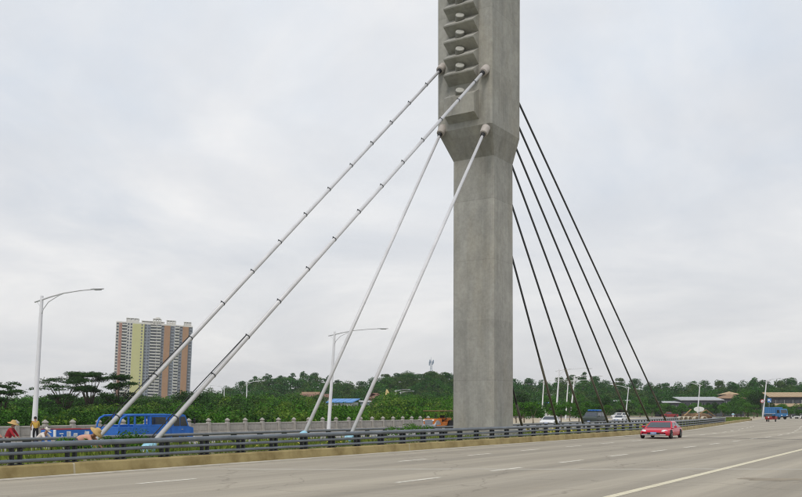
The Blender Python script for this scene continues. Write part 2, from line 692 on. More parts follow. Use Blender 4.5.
M['grass'] = leaf_mat('grass_blade', (0.05, 0.10, 0.014), (0.20, 0.25, 0.045), 0.6, 0.3)
M['flower'] = mat('yellow_flower', (0.62, 0.52, 0.05), 0.6, 0.2, 10)
M['soil'] = mat('soil', (0.17, 0.15, 0.08), 0.95, 0.3, 0.8, col2=(0.10, 0.13, 0.035), thr=(0.4, 0.6))
M['earth'] = mat('brown_earth', (0.16, 0.10, 0.055), 0.95, 0.35, 1.5, bump=0.6)
M['sandstone'] = mat('sandstone', (0.55, 0.42, 0.20), 0.9, 0.25, 1.2, bump=0.5)
M['pale_stone'] = mat('pale_stone', (0.58, 0.52, 0.40), 0.85, 0.2, 3)
M['plank'] = mat('plank_wood', (0.33, 0.21, 0.10), 0.8, 0.3, 3, stretch=(6, 1, 6))
M['ground'] = ground_mat()
M['roof_grey'] = mat('roof_sheet_grey', (0.40, 0.41, 0.42), 0.55, 0.12, 0.8)
M['roof_brown'] = mat('roof_tile_brown', (0.27, 0.17, 0.10), 0.8, 0.2, 0.9)
M['roof_tan'] = mat('roof_tan', (0.40, 0.29, 0.17), 0.8, 0.2, 0.9)
M['roof_red'] = mat('roof_red', (0.19, 0.10, 0.07), 0.8, 0.2, 0.9)
M['roof_blue'] = mat('roof_blue', (0.08, 0.25, 0.55), 0.5, 0.15, 0.9)
M['wall_pale'] = mat('wall_pale', (0.56, 0.56, 0.53), 0.85, 0.12, 0.6)
M['wall_dark'] = mat('wall_dark', (0.06, 0.065, 0.075), 0.8, 0.2, 0.6)
M['wall_teal'] = mat('wall_teal', (0.38, 0.48, 0.50), 0.85, 0.12, 0.6)
M['apt_white'] = mat('apartment_white', (0.64, 0.62, 0.58), 0.8, 0.06, 0.2)
M['apt_orange'] = mat('apartment_orange', (0.36, 0.20, 0.105), 0.8, 0.05, 0.2)
M['apt_red'] = mat('apartment_red', (0.38, 0.20, 0.15), 0.8, 0.05, 0.2)
M['apt_lime'] = mat('apartment_lime', (0.54, 0.52, 0.25), 0.8, 0.05, 0.2)
M['apt_blue'] = mat('apartment_blue', (0.26, 0.29, 0.34), 0.7, 0.06, 0.2)
M['apt_glass'] = mat('apartment_glass', (0.075, 0.085, 0.105), 0.25, 0.3, 0.3, spec=0.5)
M['mast'] = mat('mast_steel', (0.28, 0.34, 0.42), 0.6, 0.1, 1)
M['skin'] = mat('skin', (0.38, 0.20, 0.13), 0.55, 0.08, 6)
M['hair'] = mat('black_hair', (0.012, 0.01, 0.01), 0.5, 0.2, 20)
M['straw'] = mat('straw', (0.50, 0.33, 0.13), 0.8, 0.2, 14)
M['cloth_red'] = mat('red_cloth', (0.34, 0.02, 0.03), 0.85, 0.15, 6)
M['cloth_black'] = mat('black_cloth', (0.015, 0.015, 0.018), 0.85, 0.2, 6)
M['cloth_white'] = mat('white_cloth', (0.68, 0.62, 0.58), 0.85, 0.08, 6)
M['cloth_pink'] = mat('pink_cloth', (0.58, 0.32, 0.24), 0.85, 0.1, 6)
M['cloth_yellow'] = mat('yellow_cloth', (0.48, 0.30, 0.05), 0.8, 0.1, 6)
M['cloth_navy'] = mat('navy_cloth', (0.03, 0.04, 0.08), 0.85, 0.1, 6)
M['cloth_sky'] = mat('pale_blue_cloth', (0.40, 0.62, 0.72), 0.85, 0.1, 6)
M['sign_white'] = mat('sign_white', (0.72, 0.72, 0.70), 0.5, 0.06, 4)
M['sign_red'] = mat('sign_red', (0.33, 0.03, 0.04), 0.5, 0.06, 4)
M['sign_blue'] = mat('sign_blue', (0.06, 0.20, 0.50), 0.5, 0.06, 4)

# ------------------------------------------------------------------ terrain
HILLS = [(-66, 470, 48, 9.5), (-25, 480, 40, 8.5), (8, 425, 34, 12.0), (42, 440, 40, 9.0), (105, 470, 42, 10.5),
         (165, 480, 55, 8.0), (235, 500, 60, 8.0), (-150, 480, 60, 3.0)]


def smooth(a, b, x):
    t = max(0.0, min(1.0, (x - a) / (b - a)))
    return t * t * (3 - 2 * t)


def ground_z(x, y):
    s = DX * x + DY * y
    n = DY * x - DX * y
    nn = n - curve(max(-400, min(s, 900)))
    z = -0.12
    # land falls away behind the balustrade on the left
    low = (1 - smooth(104, 150, s)) * smooth(58.6, 66, -nn)
    z -= 2.9 * low
    for hx, hy, hr, hh in HILLS:
        d2 = ((x - hx) ** 2 + (y - hy) ** 2) / hr ** 2
        if d2 < 9:
            z += hh * exp(-d2)
    return z


def axis_steps(a, b, step, far):
    v = [a + step * i for i in range(int((b - a) / step) + 1)]
    x, st = v[-1], step
    up = []
    while x < far:
        st *= 1.35
        x += st
        up.append(x)
    x, st = v[0], step
    dn = []
    while x > -far:
        st *= 1.35
        x -= st
        dn.append(x)
    return dn[::-1] + v + up


ss = axis_steps(-40, 620, 7, 3600)
ns = axis_steps(-480, 16, 4, 3600)
gv, gf, sand = [], [], []
for s in ss:
    for n in ns:
        x, y = DX * s + DY * n, DY * s - DX * n
        gv.append((x, y, ground_z(x, y)))
        nn = n - curve(max(-400, min(s, 900)))
        a = smooth(100, 125, s) * (1 - smooth(330, 400, s)) * (1 - smooth(75, 130, -nn) * 0.75)
        sand.append(a)
W_ = len(ns)
for i in range(len(ss) - 1):
    for j in range(W_ - 1):
        gf.append((i * W_ + j, i * W_ + j + 1, (i + 1) * W_ + j + 1, (i + 1) * W_ + j))
me = bpy.data.meshes.new('ground')
me.from_pydata(gv, [], gf)
me.materials.append(M['ground'])
att = me.attributes.new('sand', 'FLOAT', 'POINT')
att.data.foreach_set('value', sand)
me.update()
me.polygons.foreach_set('use_smooth', [True] * len(me.polygons))
bm = bmesh.new()
bm.from_mesh(me)
bmesh.ops.recalc_face_normals(bm, faces=bm.faces[:])
if sum(f.normal.z for f in bm.faces) < 0:
    bmesh.ops.reverse_faces(bm, faces=bm.faces[:])
bm.to_mesh(me)
bm.free()
tag(put('ground', me), kind='structure')


# ------------------------------------------------------------------ roads
def s_list(a, b, step=4.0):
    k = max(1, int(round((b - a) / step)))
    return [a + (b - a) * i / k for i in range(k + 1)]


def strip(mb, s0, s1, n0, n1, z, step=4.0, bend=True, zb=None):
    """a flat ribbon; with zb a closed slab"""
    S = s_list(s0, s1, step)
    vs, fs = [], []
    for s in S:
        vs += [RS(s, n0, z, bend), RS(s, n1, z, bend)]
        if zb is not None:
            vs += [RS(s, n0, zb, bend), RS(s, n1, zb, bend)]
    w = 2 if zb is None else 4
    for i in range(len(S) - 1):
        a, b_ = i * w, (i + 1) * w
        fs.append((a, a + 1, b_ + 1, b_))
        if zb is not None:
            fs.append((a + 1, a + 3, b_ + 3, b_ + 1))
            fs.append((a + 2, a, b_, b_ + 2))
            fs.append((a + 3, a + 2, b_ + 2, b_ + 3))
    if zb is not None:
        e = (len(S) - 1) * 4
        fs += [(0, 2, 3, 1), (e, e + 1, e + 3, e + 2)]
    return mb.add(vs, fs)


K0, K1 = -25.5, -33.5          # near and far kerb lines of the median
BAL = -57.4                    # balustrade line
S_NEAR = -60.0
S_NOSE = 205.0

mb = MB()
strip(mb, S_NEAR, 330, K0, 14, 0.0)
road = tag(mb.build('road', M['asphalt']), kind='structure')
if road.data.polygons[0].normal.z < 0:
    road.data.flip_normals()
mb = MB()
strip(mb, S_NEAR, 330, BAL + 1.4, K1, -0.01)
road2 = tag(mb.build('far_carriageway', M['asphalt_far']), kind='structure')
mb = MB()                      # cross street closing the view at the far end
strip(mb, 262, 300, -230, K1 - 0.2, -0.03)
tag(mb.build('cross_street', M['asphalt_far']), kind='structure')
mb = MB()
strip(mb, S_NEAR, 100, BAL - 1.1, BAL + 1.4, 0.13, zb=-1.6)
tag(mb.build('far_pavement', M['joint_pale']), kind='structure')
mb = MB()
strip(mb, 100.5, 250, BAL - 2.5, BAL + 1.4, 0.10, zb=-0.3)
tag(mb.build('far_verge_pavement', M['pale_stone']), kind='structure')

# markings: real paint sheets on the asphalt, children of the road
random.seed(5)


def dash_obj(s, n, length, w, m, z=0.005):
    q = MB()
    strip(q, s, s + length, n - w / 2, n + w / 2, z, step=1.2)
    return q.build('lane_dash', m, road)


for k in range(-2, 22):
    s = 0.9 + 6.0 * k
    if s < 8:
        continue
    if k != 4 and s > 15.5:
        dash_obj(s + (0.4 if k > 3 else -1.3), -20.5 + 0.1 * random.uniform(-1, 1), 2.3, 0.2, M['white_line'])
    if s > 17:
        dash_obj(s + 3.1, -14.45 + 0.05 * random.uniform(-1, 1), 2.5, 0.2, M['white_line'])
q = MB()
S = s_list(4, 170, 3)
vs = []
for s in S:
    nl = -7.68 - 0.02 * (min(s, 70) - 21.2)
    vs += [RS(s, nl - .13, .005), RS(s, nl + .13, .005)]
q.add(vs, [(2 * i, 2 * i + 1, 2 * i + 3, 2 * i + 2) for i in range(len(S) - 1)])
q.build('edge_line', M['yellow_line'], road)
q = MB()
strip(q, 4, 195, K0 + 0.05, K0 + 0.60, 0.005)
q.build('edge_line', M['faded_line'], road)
# transverse expansion joint and a pale resurfacing seam
q = MB()
S = [K0 + 0.8 + i * 2.0 for i in range(18)]
vs = []
for i, n in enumerate(S):
    j = random.uniform(-.03, .03)
    vs += [RS(71.3 + j, n, 0.009, False), RS(71.75 + j, n, 0.009, False)]
q.add(vs, [(2 * i, 2 * i + 2, 2 * i + 3, 2 * i + 1) for i in range(len(S) - 1)])
q.build('expansion_joint', M['joint_dark'], road)
q = MB()
vs = []
for i in range(56):
    x = -9.5 + i * 0.45
    y = 32.4 + 0.10 * sin(i * .31) + 0.05 * random.uniform(-1, 1)
    w = 0.20 + 0.10 * random.random()
    vs += [(x, y - w, 0.003), (x, y + w, 0.003)]
q.add(vs, [(2 * i, 2 * i + 2, 2 * i + 3, 2 * i + 1) for i in range(55)])
q.build('repair_seam', M['joint_pale'], road)

q = MB()
ctr = at(772, 411, 27.6)
vs = [(ctr.x, ctr.y, 0.004)]
for k in range(28):
    a = 2 * pi * k / 28
    rr = 1.0 + .25 * sin(3 * a + 1) + .15 * sin(7 * a)
    vs.append((ctr.x + 1.0 * rr * cos(a), ctr.y + .55 * rr * sin(a), 0.004))
q.add(vs, [(0, k + 1, (k + 1) % 28 + 1) for k in range(28)])
q.build('oil_stain', mat('oil_stain', (0.24, 0.195, 0.13), 0.6, 0.2, 2), road)

# median: raised soil strip between the kerbs, closed by a rounded nose
mb = MB()
strip(mb, S_NEAR, S_NOSE, K1 + 0.3, K0 - 0.35, 0.34, zb=-0.2)
median = tag(mb.build('median_strip', M['soil']), kind='structure')

# near kerb: long cast pieces with mortar joints between them
kerb = empty('kerb', RS(20, K0, 0))
kerb['kind'] = 'structure'
EDGES = [S_NEAR + 0.2, -22.6, -1.7, 19.3, 40.2, 61.2, 82.1, 103.0, 124.0, 145.0, 166.0, 187.0, 205.0]


def kerb_piece(s0, s1, nf, nb, h, parent, m, name='kerb_block', batter=0.06):
    q = MB()
    S = s_list(s0, s1, 2.6)
    off = Vector(parent.location)
    vs, fs = [], []
    sg = 1 if nf > nb else -1
    for s in S:
        for n, z in ((nf, -0.05), (nf - sg * batter * 0.5, h - 0.06), (nf - sg * (batter * 0.5 + 0.05), h), (nb + sg * 0.03, h), (nb, h - 0.03), (nb, -0.05)):
            vs.append(RS(s, n, z) - off)
    for i in range(len(S) - 1):
        for k in range(5):
            fs.append((i * 6 + k, i * 6 + k + 1, i * 6 + 7 + k, i * 6 + 6 + k))
    e = (len(S) - 1) * 6
    fs += [tuple(range(6)), tuple(e + 5 - k for k in range(6))]
    q.add(vs, fs)
    return q.build(name, m, parent)


for i in range(len(EDGES) - 1):
    kerb_piece(EDGES[i] + 0.05, EDGES[i + 1] - 0.05, K0, K0 - 0.42, 0.385, kerb, M['kerb'])
    if 0 < i:
        kerb_piece(EDGES[i] - 0.07, EDGES[i] + 0.07, K0 - 0.012, K0 - 0.40, 0.375, kerb, M['kerb_joint'], 'mortar_joint')
far_kerb = empty('far_kerb', RS(20, K1, 0))
far_kerb['kind'] = 'structure'
for i in range(len(EDGES) - 1):
    kerb_piece(EDGES[i] + 0.03, EDGES[i + 1] - 0.03, K1, K1 + 0.34, 0.37, far_kerb, M['joint_pale'])
# nose of the median
q = MB()
cn = (K0 + K1) / 2
ring = []
for k in range(13):
    a = -pi / 2 + pi * k / 12
    ring.append((S_NOSE + 16 * cos(a), cn + 4.0 * sin(a)))
vs = [RS(s, n, z) for z in (0.36, -0.1) for s, n in ring]
q.add(vs, [tuple(range(13))] + [(k, k + 1, k + 14, k + 13) for k in range(12)])
tag(q.build('median_nose', M['soil']), kind='structure')
q = MB()
vs = []
for k in range(13):
    a = -pi / 2 + pi * k / 12
    for e_, z in ((1.02, -0.1), (1.02, 0.4), (0.93, 0.4), (0.93, -0.1)):
        vs.append(RS(S_NOSE + 16 * e_ * cos(a), cn + 4.0 * e_ * sin(a), z))
q.add(vs, [(4 * k + j, 4 * k + j + 1, 4 * k + 5 + j, 4 * k + 4 + j) for k in range(12) for j in range(3)])
tag(q.build('nose_kerb', M['kerb']), kind='structure')


# ------------------------------------------------------------------ guardrails
def guardrail(label, n, z0, rails, s0, s1, pitch, near=True, m=None):
    root = empty('guardrail', RS(20, n, z0), 0, label, 'guardrail')
    off = Vector(root.location)
    m = m or M['rail']
    for nm, h, r, dn in rails:
        q = MB()
        q.tube([RS(s, n + dn, z0 + h) - off for s in s_list(s0, s1, 4)], r, 8 if near else 6)
        q.build(nm, m, root, smooth=True)
    # one post mesh, shared
    top = rails[0][1]
    q = MB()
    if near:
        # two web plates on a foot plate with saddles under each rail
        q.bbox((0, 0, 0.015), (0.42, 0.24, 0.03), 0.008)
        q.prism([(-0.17, 0.03), (-0.11, 0.03), (-0.10, top - 0.10), (-0.19, top - 0.10)], -0.09, 0.07)
        q.prism([(0.11, 0.03), (0.17, 0.03), (0.19, top - 0.10), (0.10, top - 0.10)], -0.09, 0.07)
        for nm, h, r, dn in rails:
            q.bbox((0, 0.02, h - r * 0.3), (0.44, 0.10, r * 1.5), 0.01)
    else:
        q.bbox((0, 0, top / 2), (0.36, 0.14, top), 0.02)
    pm = q.mesh('post', M['rail_dark'])
    s = s0 + 0.5
    while s < s1:
        o = put('post', pm, root)
        p, p2 = RS(s, n - 0.05, z0), RS(s + 0.5, n - 0.05, z0)
        o.location = p - off
        o.rotation_euler = (0, 0, atan2(p2.y - p.y, p2.x - p.x))
        s += pitch
    return root


guardrail('long dark steel guardrail with three rails on the yellow-brown kerb', K0 - 0.16, 0.385,
          [('top_rail', 0.625, 0.096, 0.0), ('middle_rail', 0.375, 0.060, 0.02), ('lower_rail', 0.125, 0.060, 0.02)], -14.0, 146, 2.05)
guardrail('low grey guardrail on the far side of the grass median', K1 + 0.12, 0.36,
          [('top_rail', 0.56, 0.08, 0.0), ('lower_rail', 0.28, 0.06, 0.0)], 4.0, 150, 2.05, False, M['rail_far'])

# ------------------------------------------------------------------ pylon
SP, NP = 57.0, -30.0                       # pylon place on the road grid
pyl = empty('bridge_pylon', RS(SP, NP, 0, False), ROADANG, 'tall grey concrete bridge pylon with a corbelled head and stacked anchor blocks', 'pylon')
# local x = along the bridge (away), local y = towards the far side (-n)
sec = [(-0.2, -1.55, 1.65, -1.62, 1.62), (19.75, -1.5, 1.62, -1.6, 1.6), (21.55, -2.8, 1.68, -2.12, 2.12), (34.0, -2.8, 1.75, -2.12, 2.12)]
CH = 0.12
vs, fs = [], []
for z, x0, x1, y0, y1 in sec:
    vs += [(x0 + CH, y0, z), (x1 - CH, y0, z), (x1, y0 + CH, z), (x1, y1 - CH, z), (x1 - CH, y1, z), (x0 + CH, y1, z), (x0, y1 - CH, z), (x0, y0 + CH, z)]
for i in range(len(sec) - 1):
    for k in range(8):
        fs.append((i * 8 + k, i * 8 + (k + 1) % 8, (i + 1) * 8 + (k + 1) % 8, (i + 1) * 8 + k))
fs += [tuple(range(7, -1, -1)), tuple(24 + k for k in range(8))]
mb = MB()
mb.add(vs, fs)
mb.build('shaft', M['concrete'], pyl)
mb = MB()
mb.bbox((0.05, 0, 0.45), (3.7, 3.8, 0.7), 0.06)
mb.build('plinth', M['concrete'], pyl)

# sawtooth anchor blocks on the face towards the left, each with a capped anchor head on its upper slope
face = -2.8
steps = [(96.5, 0.9), (73.5, 0), (57.0, 0), (40.5, 0), (24.0, 0), (6.5, 0), (-11, 0), (-28, 0)]
for i, (yo, ext) in enumerate(steps):
    p = on_plane(462, yo, NP)
    # outer edge: 0.72 m out from the face
    d_edge = 61.4
    zo = EYE + (411 - yo) / FPX * d_edge
    out, up_, dn_ = 0.82, 0.54 + 0.02 * i, 0.60
    if i == 0:
        prof = [(face + 0.05, zo + 0.45), (face - out * 0.9, zo), (face - out * 0.9 + 0.05, zo - 1.25), (face + 0.05, zo - 1.62)]
    else:
        prof = [(face + 0.05, zo + up_), (face - out, zo), (face - out + 0.03, zo - 0.08), (face + 0.05, zo - dn_)]
    q = MB()
    q.prism(prof, -1.16, 1.16)
    blk = q.build('anchor_block', M['concrete'], pyl)
    mid = Vector((face - out * 0.50, 0.10, zo + up_ * 0.55))
    nrm = Vector((-.839 * cos(R(42)), -.544 * cos(R(42)), sin(R(42))))
    q = MB()
    if i == 0:
        mid.z -= 0.12
    q.tube([mid - nrm * 0.35, mid + nrm * 0.30], 0.295, 14)
    cp = q.build('anchor_cap', M['cap_dark'], blk, smooth=False)
    # the pale cover disc belongs to the same head
    q = MB()
    q.tube([mid + nrm * 0.30, mid + nrm * 0.35], [0.31, 0.29], 14)
    q.build('cover_disc', M['cap_white'], blk)


# ------------------------------------------------------------------ stay cables
def cable_left(label, top_px, bot_px, n, clamps):
    a, b_ = on_plane(top_px[0], top_px[1], n), on_plane(bot_px[0], bot_px[1], n)
    d = (a - b_).normalized()
    base = b_ + d * ((0.40 - b_.z) / d.z)
    root = empty('stay_cable', base, 0, label, 'cable', 'pale stay cables between median and pylon')
    A, L = a - base, (a - base).length
    r = 0.104
    q = MB()
    q.tube([d * 0.0, A * 0.5, A + d * 0.2], [r, r, r * 0.95], 14)
    q.build('sheath', M['white_sheath'], root, smooth=True)
    q = MB()
    q.tube([A - d * 0.42, A - d * 0.38, A - d * 0.0, A + d * 0.28, A + d * 0.40], [0.20, 0.27, 0.30, 0.29, 0.18], 14)
    q.build('collar', M['cap'], root, smooth=True, auto=R(40))
    q = MB()
    q.tube([A - d * 0.66, A - d * 0.38], [0.14, 0.17], 12)
    q.build('gasket', M['black'], root, smooth=True, auto=R(40))
    q = MB()
    q.tube([d * 0.05, d * 0.12, d * 0.45, d * 0.62, d * 0.66], [0.22, 0.27, 0.27, 0.17, 0.11], 12)
    q.build('boot', M['boot'], root, smooth=True)
    side = d.cross(Vector((0, 0, 1))).normalized()
    dnv = d.cross(side).normalized()
    if dnv.z > 0:
        dnv = -dnv
    if clamps:
        q = MB()
        q.tube([-d * 0.028, d * 0.028], 0.119, 12)
        q.box(-dnv * 0.135, (0.05, 0.07, 0.04), d.to_track_quat('Z', 'Y').to_matrix())
        cm = q.mesh('clamp', M['clamp'])
        t = 2.2
        while t < L - 1.4:
            o = put('clamp', cm, root)
            o.location = d * t
            t += 2.85
        q = MB()
        q.tube([d * 0.5 - dnv * 0.24, d * 4.0 - dnv * 0.20, d * 7.9 - dnv * 0.12], 0.022, 6)
        q.build('drain_hose', M['black'], root)
    return root


cable_left('long pale ringed stay cable, leftmost, landing by the blue truck bed', (442, 68), (95, 441), -31.72, True)
cable_left('long pale ringed stay cable crossing in front of the blue truck cab', (485, 70), (155, 441), -28.28, True)
cable_left('short smooth pale stay cable landing beside the second tall street lamp', (442, 130), (303, 437), -31.72, False)
cable_left('short smooth pale stay cable nearest the pylon foot on its left side', (485, 130), (350, 437), -28.28, False)

TW = ['shortest and steepest', 'second', 'third', 'fourth', 'fifth', 'sixth', 'outermost and longest']
RC = [((513.5, 392), (522, 426)), ((512, 257), (557, 424)), ((511.5, 204), (583, 423)), ((512, 166), (607, 420)),
      ((513.5, 142), (630, 422)), ((517.5, 124), (649, 421)), ((518, 101), (665, 419))]
ax = Vector((DX, DY, 0))
for i, (t0, b0) in enumerate(RC):
    a, b_ = on_plane(t0[0], t0[1], NP), on_plane(b0[0], b0[1], NP)
    d = (a - b_).normalized()
    base = b_ + d * ((0.36 - b_.z) / d.z)
    sa = a.dot(ax)
    dd = d.dot(ax)
    top = a + d * ((SP + 1.2 - sa) / dd)
    lab = 'dark stay cable right of the pylon, %s of seven' % TW[i] if i in (0, 6) else 'dark stay cable right of the pylon, %s outwards from it of seven' % TW[i]
    root = empty('stay_cable', base, 0, lab, 'cable', 'dark stay cables right of the pylon')
    A = top - base
    cut = 7.0 if A.length > 12 else 2.5
    q = MB()
    q.tube([d * cut, A * 0.6, A], 0.078, 10)
    q.build('sheath', M['black_sheath'], root, smooth=True)
    q = MB()
    q.tube([d * 0, d * (cut + 0.1)], 0.098, 10)
    q.build('guard_pipe', M['brown_sheath'], root, smooth=True)
    q = MB()
    q.tube([-d * 0.1, d * 0.4], [0.26, 0.2], 10)
    q.build('boot', M['steel'], root, smooth=True)

# ------------------------------------------------------------------ balustrade
bal = empty('balustrade', RS(40, BAL, 0.13), 0, 'carved grey stone balustrade with round-topped posts along the far bridge edge', 'balustrade')
boff = Vector(bal.location)
q = MB()
q.bbox((0, 0, 0.5), (0.34, 0.34, 1.0), 0.03)
q.bbox((0, 0, 0.06), (0.42, 0.42, 0.12), 0.02)
post_me = q.mesh('post', M['stone'])
q = MB()
q.lathe([(0.10, 0.0), (0.13, 0.03), (0.23, 0.09), (0.245, 0.15), (0.20, 0.20), (0.13, 0.25), (0.11, 0.28), (0.05, 0.33), (0.0, 0.34)], seg=10)
fin_me = q.mesh('finial', M['stone'], True)
PITCH = 2.35
q = MB()
w_ = PITCH - 0.36
q.bbox((0, 0, 0.84), (w_, 0.22, 0.12), 0.02)
q.bbox((0, 0, 0.08), (w_, 0.24, 0.16), 0.02)
q.box((0, 0, 0.46), (w_, 0.11, 0.66))
for sx in (-1, 1):
    q.bbox((sx * w_ * 0.25, 0, 0.44), (w_ * 0.40, 0.155, 0.42), 0.02)
for sx in (-0.45, 0, 0.45):
    q.bbox((sx * w_, 0, 0.725), (0.10, 0.16, 0.11), 0.015)
pan_me = q.mesh('panel', M['stone'])
s = 8.0
rnd = random.Random(3)
while s < 99:
    p, p2 = RS(s, BAL, 0.13), RS(s + PITCH, BAL, 0.13)
    a = atan2(p2.y - p.y, p2.x - p.x)
    o = put('post', post_me, bal)
    o.location = p - boff
    o.rotation_euler = (0, 0, a + rnd.uniform(-.02, .02))
    f = put('finial', fin_me, o)
    f.location = (0, 0, 1.0)
    if s + PITCH < 99:
        o = put('panel', pan_me, bal)
        o.location = (p + p2) / 2 - boff
        o.rotation_euler = (0, 0, a)
    s += PITCH


# ------------------------------------------------------------------ street lamps
def lamp_proto():
    root = empty('street_lamp', (0, 0, 0), 0, 'x', 'street lamp', 'tall street lamps along the roads')
    q = MB()
    q.bbox((0, 0, 0.02), (0.55, 0.55, 0.04), 0.01)
    q.tube([(0, 0, 0.03), (0, 0, 1.0), (0, 0, 9.6), (0, 0, 10.05)], [0.20, 0.19, 0.115, 0.10], 12)
    q.build('pole', M['lamp_white'], root, smooth=True, auto=R(50))
    q = MB()
    pts = [(-0.75, 0, 9.62), (0, 0, 9.78), (1.0, 0, 9.98), (2.4, 0, 10.2), (4.2, 0, 10.34), (5.35, 0, 10.38)]
    q.tube(pts, [0.05, 0.075, 0.07, 0.06, 0.05, 0.05], 8)
    q.build('arm', M['lamp_white'], root, smooth=True)
    q = MB()
    q.tube([(0.02, 0, 8.6), (0.22, 0, 9.1), (0.75, 0, 9.6), (1.7, 0, 9.98), (2.4, 0, 10.18)], [0.03, 0.035, 0.035, 0.03, 0.03], 6)
    q.tube([(-0.02, 0, 8.9), (-0.12, 0, 9.3), (-0.5, 0, 9.62)], 0.025, 6)
    q.build('brace', M['lamp_white'], root, smooth=True)
    q = MB()
    q.lathe([(0.03, 0), (0.10, 0.12), (0.17, 0.45), (0.17, 0.9), (0.10, 1.25), (0.02, 1.35)], c=(5.2, 0, 10.40), seg=10, axis='x', M=Matrix.Diagonal((1, 1, 0.5)))
    h = q.build('lamp_head', M['lamp_white'], root, smooth=True)
    q = MB()
    q.lathe([(0.02, 0), (0.12, 0.1), (0.12, 0.6), (0.02, 0.7)], c=(5.6, 0, 10.34), seg=8, axis='x', M=Matrix.Diagonal((1, 1, 0.4)))
    q.build('lens', M['lamp_grey'], h, smooth=True)
    return root


TANG = atan2(-DX, DY)                       # direction across the bridge towards the camera side
proto = lamp_proto()
lamps = [  # px, depth, arm angle, lean, label
    (33.5, 63.0, TANG, 3.4, 'tall white street lamp at far left above the roadside workers'),
    (328.5, 91.5, TANG, 3.6, 'tall white street lamp behind the short pale stay cables'),
    (555.5, 169, TANG, 4.2, 'tallest white street lamp of the cluster right of the pylon'),
    (570.0, 200, TANG, 6.0, 'white street lamp standing between the white car and the dark van'),
    (541.5, 234, TANG, 3.5, 'white street lamp closest to the pylon in the cluster right of it'),
    (565.5, 232, TANG, 4.0, 'small white street lamp in the middle of the cluster right of the pylon'),
    (625.5, 296, pi + TANG, 6.0, 'white street lamp behind the white cars with its arm to the left'),
    (697.0, 263, pi + TANG, 5.0, 'white street lamp behind the white oval sign'),
    (762.5, 229, TANG * 0 - pi / 2.2, 6.0, 'white street lamp by the blue lorry carrying the road signs'),
    (394.5, 338, TANG, 3.0, 'distant street lamp in the greenery beside the yellow boulder'),
    (399.5, 365, TANG, 3.0, 'farther and shorter-looking street lamp right beside the boulder lamp'),
    (246.0, 245, TANG, 1.5, 'distant street lamp in the greenery left of the red-roofed house'),
    (223.5, 290, pi + TANG, 1.5, 'faint distant street lamp right of the apartment tower'),
]
for i, (px, dep, ang, lean, lab) in enumerate(lamps):
    o = proto if i == 0 else copy_tree(proto)
    p = at(px, 411, dep)
    s_, n_ = DX * p.x + DY * p.y, DY * p.x - DX * p.y
    gz = ground_z(p.x, p.y)
    base_z = 0.13 if i < 2 else (max(gz, -0.05) if i < 9 else (-0.1 if i < 11 else gz))
    o.location = (p.x, p.y, base_z)
    o.rotation_euler = (Matrix.Rotation(R(lean), 4, 'Y') @ Matrix.Rotation(ang, 4, 'Z')).to_euler()
    o['label'] = lab

# ------------------------------------------------------------------ foliage
def leaf_cloud(mb, rnd, clumps, count, size, out=0.55, flat=0.0, shell=0.55, rag=1.08):
    """many small leaf blades spread through the outer volume of a set of ellipsoid clumps"""
    tot = sum((c_[3] * c_[4] * c_[5]) ** 0.667 for c_ in clumps)
    V, F = mb.v, mb.f
    for cx, cy, cz, rx, ry, rz in clumps:
        k = max(6, int(count * (rx * ry * rz) ** 0.667 / tot))
        for _ in range(k):
            u = rnd.uniform(-0.75, 1)
            th = rnd.uniform(0, 2 * pi)
            w = sqrt(max(0, 1 - u * u))
            dx, dy, dz = w * cos(th), w * sin(th), u
            t = shell + (rag - shell) * rnd.random() ** 0.6
            px, py, pz = cx + dx * rx * t, cy + dy * ry * t, cz + dz * rz * t
            nx, ny, nz = dx * out + rnd.gauss(0, .45), dy * out + rnd.gauss(0, .45), dz * out + rnd.gauss(0, .45) + 0.25 + flat
            ln = sqrt(nx * nx + ny * ny + nz * nz) or 1
            nx, ny, nz = nx / ln, ny / ln, nz / ln
            # tangent frame
            if abs(nz) < 0.9:
                ax_, ay_, az_ = -ny, nx, 0.0
            else:
                ax_, ay_, az_ = 0.0, -nz, ny
            la = sqrt(ax_ * ax_ + ay_ * ay_ + az_ * az_) or 1
            ax_, ay_, az_ = ax_ / la, ay_ / la, az_ / la
            bx, by, bz = ny * az_ - nz * ay_, nz * ax_ - nx * az_, nx * ay_ - ny * ax_
            r0 = rnd.uniform(0, pi)
            c0, s0 = cos(r0), sin(r0)
            ex, ey, ez = ax_ * c0 + bx * s0, ay_ * c0 + by * s0, az_ * c0 + bz * s0
            fx, fy, fz = bx * c0 - ax_ * s0, by * c0 - ay_ * s0, bz * c0 - az_ * s0
            L_ = size * rnd.uniform(0.7, 1.35)
            Wd = L_ * rnd.uniform(0.4, 0.65)
            o = len(V)
            V.append((px - ex * L_ * .5, py - ey * L_ * .5, pz - ez * L_ * .5))
            V.append((px + fx * Wd * .5, py + fy * Wd * .5, pz + fz * Wd * .5))
            V.append((px + ex * L_ * .5, py + ey * L_ * .5, pz + ez * L_ * .5))
            V.append((px - fx * Wd * .5, py - fy * Wd * .5, pz - fz * Wd * .5))
            F.append((o, o + 1, o + 2, o + 3))
            mb.m.append(mb.mi)


def round_clumps(rnd, R_, H, z0, n):
    """clumps filling a rounded crown of radius R_ between z0 and z0 + H"""
    cl = []
    for i in range(n):
        a = rnd.uniform(0, 2 * pi)
        t = sqrt(rnd.random()) * 0.78
        h = rnd.uniform(0.12, 0.9)
        w = sin(pi * min(1, max(0.18, h * 0.85 + 0.12))) ** 0.6
        rr = R_ * rnd.uniform(0.26, 0.46)
        cl.append((cos(a) * R_ * t * w, sin(a) * R_ * t * w, z0 + H * h, rr, rr, rr * rnd.uniform(0.6, 0.9)))
    return cl


